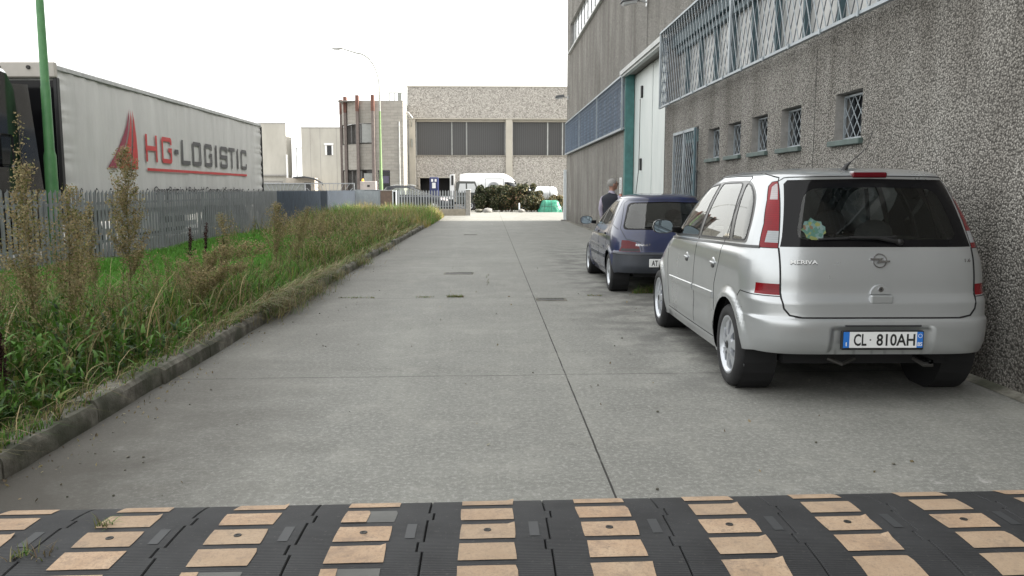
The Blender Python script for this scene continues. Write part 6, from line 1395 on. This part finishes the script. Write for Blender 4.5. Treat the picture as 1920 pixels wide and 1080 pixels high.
# dense dry clump pushing over the kerb
for cx, cy, nn, sp in ((-2.48,9.5,1500,.7),(-2.44,10.9,800,.6),(-2.48,12.8,500,.5),(-2.42,15.3,350,.4),(-2.40,19,200,.6)):
    x = cx+RNG.normal(0,.14,nn); y = cy+RNG.normal(0,sp*.6,nn); N = nn
    V1.blades(np.stack([x,y,np.full(N,.05)],-1), RNG.uniform(.08,.34,N), .0055, RNG.uniform(0,6.28,N), RNG.uniform(.2,1.9,N), pick(['straw','tan','brown','olive','green'],[.15,.2,.3,.15,.2],N), droop=1.2)
# far sunlit rim, tall seeding grass
x, y = scatter(26000, -7.2, -2.2, 30, 41.6, lambda x,y: .35+.65*np.clip((y-34)/6,0,1), .8); N = len(x)
V1.blades(np.stack([x,y,np.full(N,.05)],-1), RNG.uniform(.30,1.0,N)*np.clip((x*-1-1.9)/.7,.45,1)*(.55+.55*clump(x,y,1.4,3)), .020, RNG.uniform(0,6.28,N), RNG.uniform(.1,.7,N), np.where((clump(x,y,.7,5)>.55)[:,None], pick(['gold','straw','olive','tan'],[.34,.3,.2,.16],N), pick(['green','bright','olive','straw'],[.4,.15,.3,.15],N)))
tag(V1.build('grass', M['blade']), kind='stuff')
# broad leafy herbs near the camera
V2 = Veg()
x, y = scatter(1500, -4.6, -2.56, 3.4, 9.0, lambda x,y: clump(x,y,1.7,1)*np.clip((8.5-y)/3,.1,1)*np.clip((-2.5-x)/.25,.3,1)); N = len(x)
for i in range(N):
    n = RNG.integers(5, 12); hh = RNG.uniform(.10,.45)*(1 if x[i] < -2.8 else .5); zz = np.linspace(.1,1,n)*hh
    V2.blades(np.stack([np.full(n,x[i])+RNG.normal(0,.012,n), np.full(n,y[i])+RNG.normal(0,.012,n), .11+zz],-1), RNG.uniform(.05,.11,n), RNG.uniform(.018,.038,n), RNG.uniform(0,6.28,n), RNG.uniform(.8,1.6,n), pick(['green','olive','dark'],[.6,.15,.25],n), droop=.9)
V2.blades(np.stack([x,y,np.full(N,.1)],-1), RNG.uniform(.2,.45,N), np.full(N,.006), RNG.uniform(0,6.28,N), RNG.uniform(0,.2,N), pick(['olive','green'],[.5,.5],N))
tag(V2.build('leafy_herbs', M['leaf']), kind='stuff')
# arching pale straps
V3 = Veg()
x, y = scatter(260, -4.9, -2.65, 4.2, 9.5); N = len(x)
V3.blades(np.stack([x,y,np.full(N,.12)],-1), RNG.uniform(.45,.95,N), RNG.uniform(.010,.020,N), RNG.uniform(0,6.28,N), RNG.uniform(.35,.95,N), pick(['straw','olive','tan','green'],[.45,.15,.2,.2],N), droop=1.9, nseg=7)
x = np.array([-2.62,-2.6,-2.64,-2.58,-2.66]); y = np.array([5.3,6.6,7.3,4.8,8.2]); N = 5
V3.blades(np.stack([x,y,np.full(N,.2)],-1), RNG.uniform(.25,.38,N), np.full(N,.010), RNG.uniform(-.4,.5,N), RNG.uniform(1.2,1.6,N), pick(['straw','tan'],[.5,.5],N), droop=2.3, nseg=7)
tag(V3.build('arching_grass', M['blade']), kind='stuff')
# small dry and green stalks mixed in the verge
def plume(vg_stem, vg_seed, bx, by, ztop, spread, seeds, zlow=.42, lean=(0,0), colr=('tan','straw','olive','brown'), pr=(.42,.33,.17,.08), size=.012, nb=34, dense=1.0):
    z0 = .1; H = ztop-z0; ts = np.linspace(0,1,8)
    path = np.stack([bx+lean[0]*ts**1.8, by+lean[1]*ts**1.8, z0+H*ts-.25*np.hypot(*lean)*ts**3], -1)
    vg_stem.stems(path[:-1], path[1:], np.linspace(.0055,.0022,7), pick(['brown','olive'],[.6,.4],7))
    at = lambda t: np.array([np.interp(t, ts, path[:,k]) for k in range(3)])
    for j in range(nb):
        t = zlow+(1-zlow)*(j+RNG.random())/nb; p0 = at(t); f = (1-t)/(1-zlow); L = spread*(.18+1.0*f**.8*(1-.35*f))*RNG.uniform(.7,1.25)*1.3; az = RNG.uniform(0,6.28)
        d = np.array([math.cos(az)*.55, math.sin(az)*.55, .95]); p1 = p0+d*L; p1[2] = min(p1[2], ztop+.03)
        vg_stem.stems(p0[None], p1[None], .0014, pick(['olive','tan'],[.5,.5],1))
        m = max(3, int(seeds/nb*(.4+f))); u = RNG.random(m)**.8; pp = p0+(p1-p0)*u[:,None]+RNG.normal(0,.014+.02*spread,(m,3)); vg_seed.quads(pp, RNG.uniform(size*.5,size*1.2,m), pick(list(colr),list(pr),m), 1.8)
Vs, Vf = Veg(), Veg()
for i in range(430):
    if i < 190: bx, by = RNG.uniform(-4.9,-2.9), RNG.uniform(4.6,9.2)
    elif i < 340: bx, by = RNG.uniform(-3.7,-2.75), RNG.uniform(9,24)
    else: bx, by = RNG.uniform(-7.0,-2.5), RNG.uniform(20,40)
    plume(Vs, Vf, bx, by, RNG.uniform(.45,.88)*(1 if by < 9.5 or by > 14 else .8)*(.75 if bx > -3.05 else 1), RNG.uniform(.03,.09), 110 if by < 12 else 40, .45, (RNG.normal(0,.10),RNG.normal(0,.10)), size=.011 if by < 14 else .024, nb=9)
tag(Vs.build('dry_stalks', M['blade']), kind='stuff'); tag(Vf.build('seed_fluff', M['seed']), kind='stuff')
def weed(name, label, cat, fn, group=None):
    g = thing(name, label, cat, (0,0,0), 0, group); a, b = Veg(), Veg(); fn(a, b)
    st = a.build('stem', M['blade'], g); sd = b.build('seed_head', M['seed'], g)
    return g
WG = 'tall dried weeds on the verge'
PL = [('tallest bushy tan weed plume, in front of the red arrow logo', -3.29,7.6,1.78,0.270,6500,.30,(0,0)),
 ('wide brown weed plume standing left of the thick green post', -3.42,6.2,1.58,0.297,4500,.25,(.0,0)),
 ('loose brown weed plume just right of the wide one at far left', -3.20,6.3,1.42,0.270,3000,.28,(.05,0)),
 ('short olive weed plume right of the green post', -3.66,7.4,1.22,0.176,2200,.3,(0,0)),
 ('slim olive weed plume between the green post and the tallest plume', -3.91,8.2,1.27,0.176,2000,.3,(0,0)),
 ('tan weed plume in front of the fence below the trailer rear edge', -3.21,12.5,1.20,0.351,4000,.2,(.05,0)),
 ('bent tan weed plume right of the trailer rear edge', -3.24,14,1.12,0.297,2500,.25,(.2,0)),
 ('thin sparse weed wand rising before the black lorry cab', -3.62,6.5,2.02,0.095,420,.45,(.03,0)),
 ('low brown weed plume before the end of the dark fence', -3.64,18,.95,0.270,1500,.2,(.1,0)),
 ('ragged brown weed plume left of the dark dock spikes', -3.75,12,1.05,0.270,2000,.3,(-.1,0)),
 ('weed plume bent right over towards the kerb', -3.35,9.2,1.0,0.297,6000,.15,(.95,-.3)),
 ('tangled weed plume at the left edge of the photo', -4.1,6.8,1.25,0.270,3000,.2,(-.1,0)),
 ('lower bent weed plume under the one leaning to the kerb', -3.0,8.3,.74,0.243,4000,.15,(.50,.2))]
for lab, bx, by, zt, sp, sd, zl, ln in PL:
    weed('dried_weed', lab, 'weed', lambda a,b: plume(a,b,bx,by,zt,sp,sd,zl,ln, size=.0135, nb=60 if sd > 1000 else 34), WG)
def dock(a, b, bx, by, zt, col):
    z0 = .1; ts = np.linspace(0,1,6); ln = RNG.normal(0,.05,2); path = np.stack([bx+ln[0]*ts, by+ln[1]*ts, z0+(zt-z0)*ts], -1)
    a.stems(path[:-1], path[1:], np.full(5,.006), pick(['brown'],[1],5)); PAL['dock'] = col
    for j in range(6):
        t = RNG.uniform(.45,.8); p = np.array([np.interp(t,ts,path[:,k]) for k in range(3)]); e = p+np.array([RNG.normal(0,.05),RNG.normal(0,.05),RNG.uniform(.08,.18)]); a.stems(p[None], e[None], .003, pick(['brown'],[1],1))
        m = 60; u = RNG.random(m); b.quads(p+(e-p)*u[:,None]+RNG.normal(0,.009,(m,3)), RNG.uniform(.008,.015,m), pick(['dock'],[1],m,.4), 1.2)
    m = 420; u = .38+.62*RNG.random(m); pp = np.stack([np.interp(u,ts,path[:,k]) for k in range(3)],-1)+RNG.normal(0,.011,(m,3)); b.quads(pp, RNG.uniform(.008,.016,m), pick(['dock'],[1],m,.4), 1.2)
for lab, bx, by, zt in (('dark red brown dock spike standing on the bright grass', -3.64,10.5,1.0),('thin dark dock spike just left of the tallest dock', -3.98,11,.93),('short dark dock spike right of the tallest dock', -3.90,12,.74),('dark purple dock spike among the leaves at the bottom left', -2.80,4.75,.62)):
    weed('dock_plant', lab, 'weed', lambda a,b: dock(a,b,bx,by,zt,(.045,.018,.020)), 'dock spikes on the verge')
# weeds in the road joints, under the hatchback and on the bump
V4 = Veg()
for x0, x1, yy, N, hh in ((-.95,-.72,10.90,70,.03),(-.55,-.33,10.92,190,.05),(-2.0,-1.5,10.87,110,.03),(2.0,2.75,11.25,420,.07),(2.05,2.45,11.3,200,.16),(1.35,1.55,11.0,60,.03),(-1.62,-1.56,3.30,34,.06),(-1.80,-1.66,3.02,40,.06),(-.02,.02,13.0,24,.04)):
    x = RNG.uniform(x0,x1,N); y = yy+RNG.normal(0,.025,N)
    if N == 24: y = yy+RNG.uniform(-.8,.8,N)
    z = 0.0 if yy > 5 else .045
    V4.blades(np.stack([x,y,np.full(N,z)],-1), RNG.uniform(hh*.4,hh*1.3,N), np.full(N,.006), RNG.uniform(0,6.28,N), RNG.uniform(.4,1.6,N), pick(['green','olive','brown','tan'],[.28,.25,.27,.2],N))
tag(V4.build('joint_weeds', M['blade']), kind='stuff')
V5 = Veg(); N = 320; y = 3.6+RNG.random(N)**1.5*14; x = -2.38+np.abs(RNG.normal(0,.12,N)); V5.quads(np.stack([x,y,np.full(N,.006)+RNG.random(N)*.01],-1), RNG.uniform(.004,.013,N), pick(['tan','brown','straw'],[.4,.4,.2],N), 2.2)
x, y = scatter(50,-1.9,3.2,3.8,12); V5.quads(np.stack([x,y,np.full(len(x),.006)],-1), RNG.uniform(.006,.02,len(x)), pick(['tan','brown'],[.4,.6],len(x)), 2)
tag(V5.build('leaf_litter', M['leaf']), kind='stuff')
# ------------------------------------------------------------------ hedge shrubs
def shrub(label, cx, cy, rx, ry, H, n, pal, pr):
    g = thing('shrub', label, 'shrub', (cx, cy, 0), 0, 'shrubs of the hedge before the factory'); a = Veg()
    nb = 26; bc = np.stack([RNG.uniform(-rx,rx,nb), RNG.uniform(-ry,ry,nb), .22+(H-.42)*RNG.random(nb)**.85],-1); br = RNG.uniform(.18,.36,nb); br = np.minimum(br, H-bc[:,2]+.05)
    i = RNG.integers(0,nb,n); d = RNG.normal(size=(n,3)); d /= np.linalg.norm(d,axis=1,keepdims=True); P = bc[i]+d*(br[i]*RNG.random(n)**.35)[:,None]; P[:,2] = np.maximum(P[:,2], .12)
    c = pick(pal, pr, n, .35); low = P[:,2] < .75
    a.quads(P, RNG.uniform(.05,.10,n), c, 1.7); a.build('foliage', M['leaf'], g)
    t = Veg(); A = np.stack([RNG.uniform(-rx*.7,rx*.7,16), RNG.uniform(-ry*.5,ry*.5,16), np.zeros(16)],-1); t.stems(A, A+np.stack([RNG.normal(0,.2,16),RNG.normal(0,.2,16),np.full(16,H*.75)],-1), np.full(16,.022), pick(['brown'],[1],16)); t.build('trunk', M['blade'], g)
PAL.update(hd=(.028,.038,.02), hm=(.065,.075,.035), hy=(.22,.18,.09), hr=(.16,.10,.065), hl=(.20,.185,.13))
for lab, cx, w_, H, pal, pr in (('dense dark shrub next to the gate pillar at the left end of the hedge', -.05,.62,1.78,['hd','hm','hl'],[.5,.35,.15]),
   ('leafy shrub in front of the small truck cab', .75,.6,1.72,['hd','hm','hy','hl'],[.45,.3,.15,.1]), ('reddish topped shrub below the van side door', 1.55,.55,1.62,['hd','hm','hr','hy'],[.4,.2,.2,.2]),
   ('rounded yellowish green shrub in front of the van windscreen', 2.45,.62,1.86,['hd','hm','hl','hy'],[.35,.3,.2,.15]), ('yellow leaved shrub left of the green covered pile', 3.25,.55,1.45,['hd','hy','hm','hl'],[.35,.3,.2,.15]),
   ('low yellow and brown shrub behind the green covered pile', 4.2,.6,1.05,['hy','hm','hr','hd'],[.35,.25,.15,.25])):
    shrub(lab, cx, 54.3, w_, .45, H, 8500, pal, pr)
print('objects', len(bpy.data.objects))
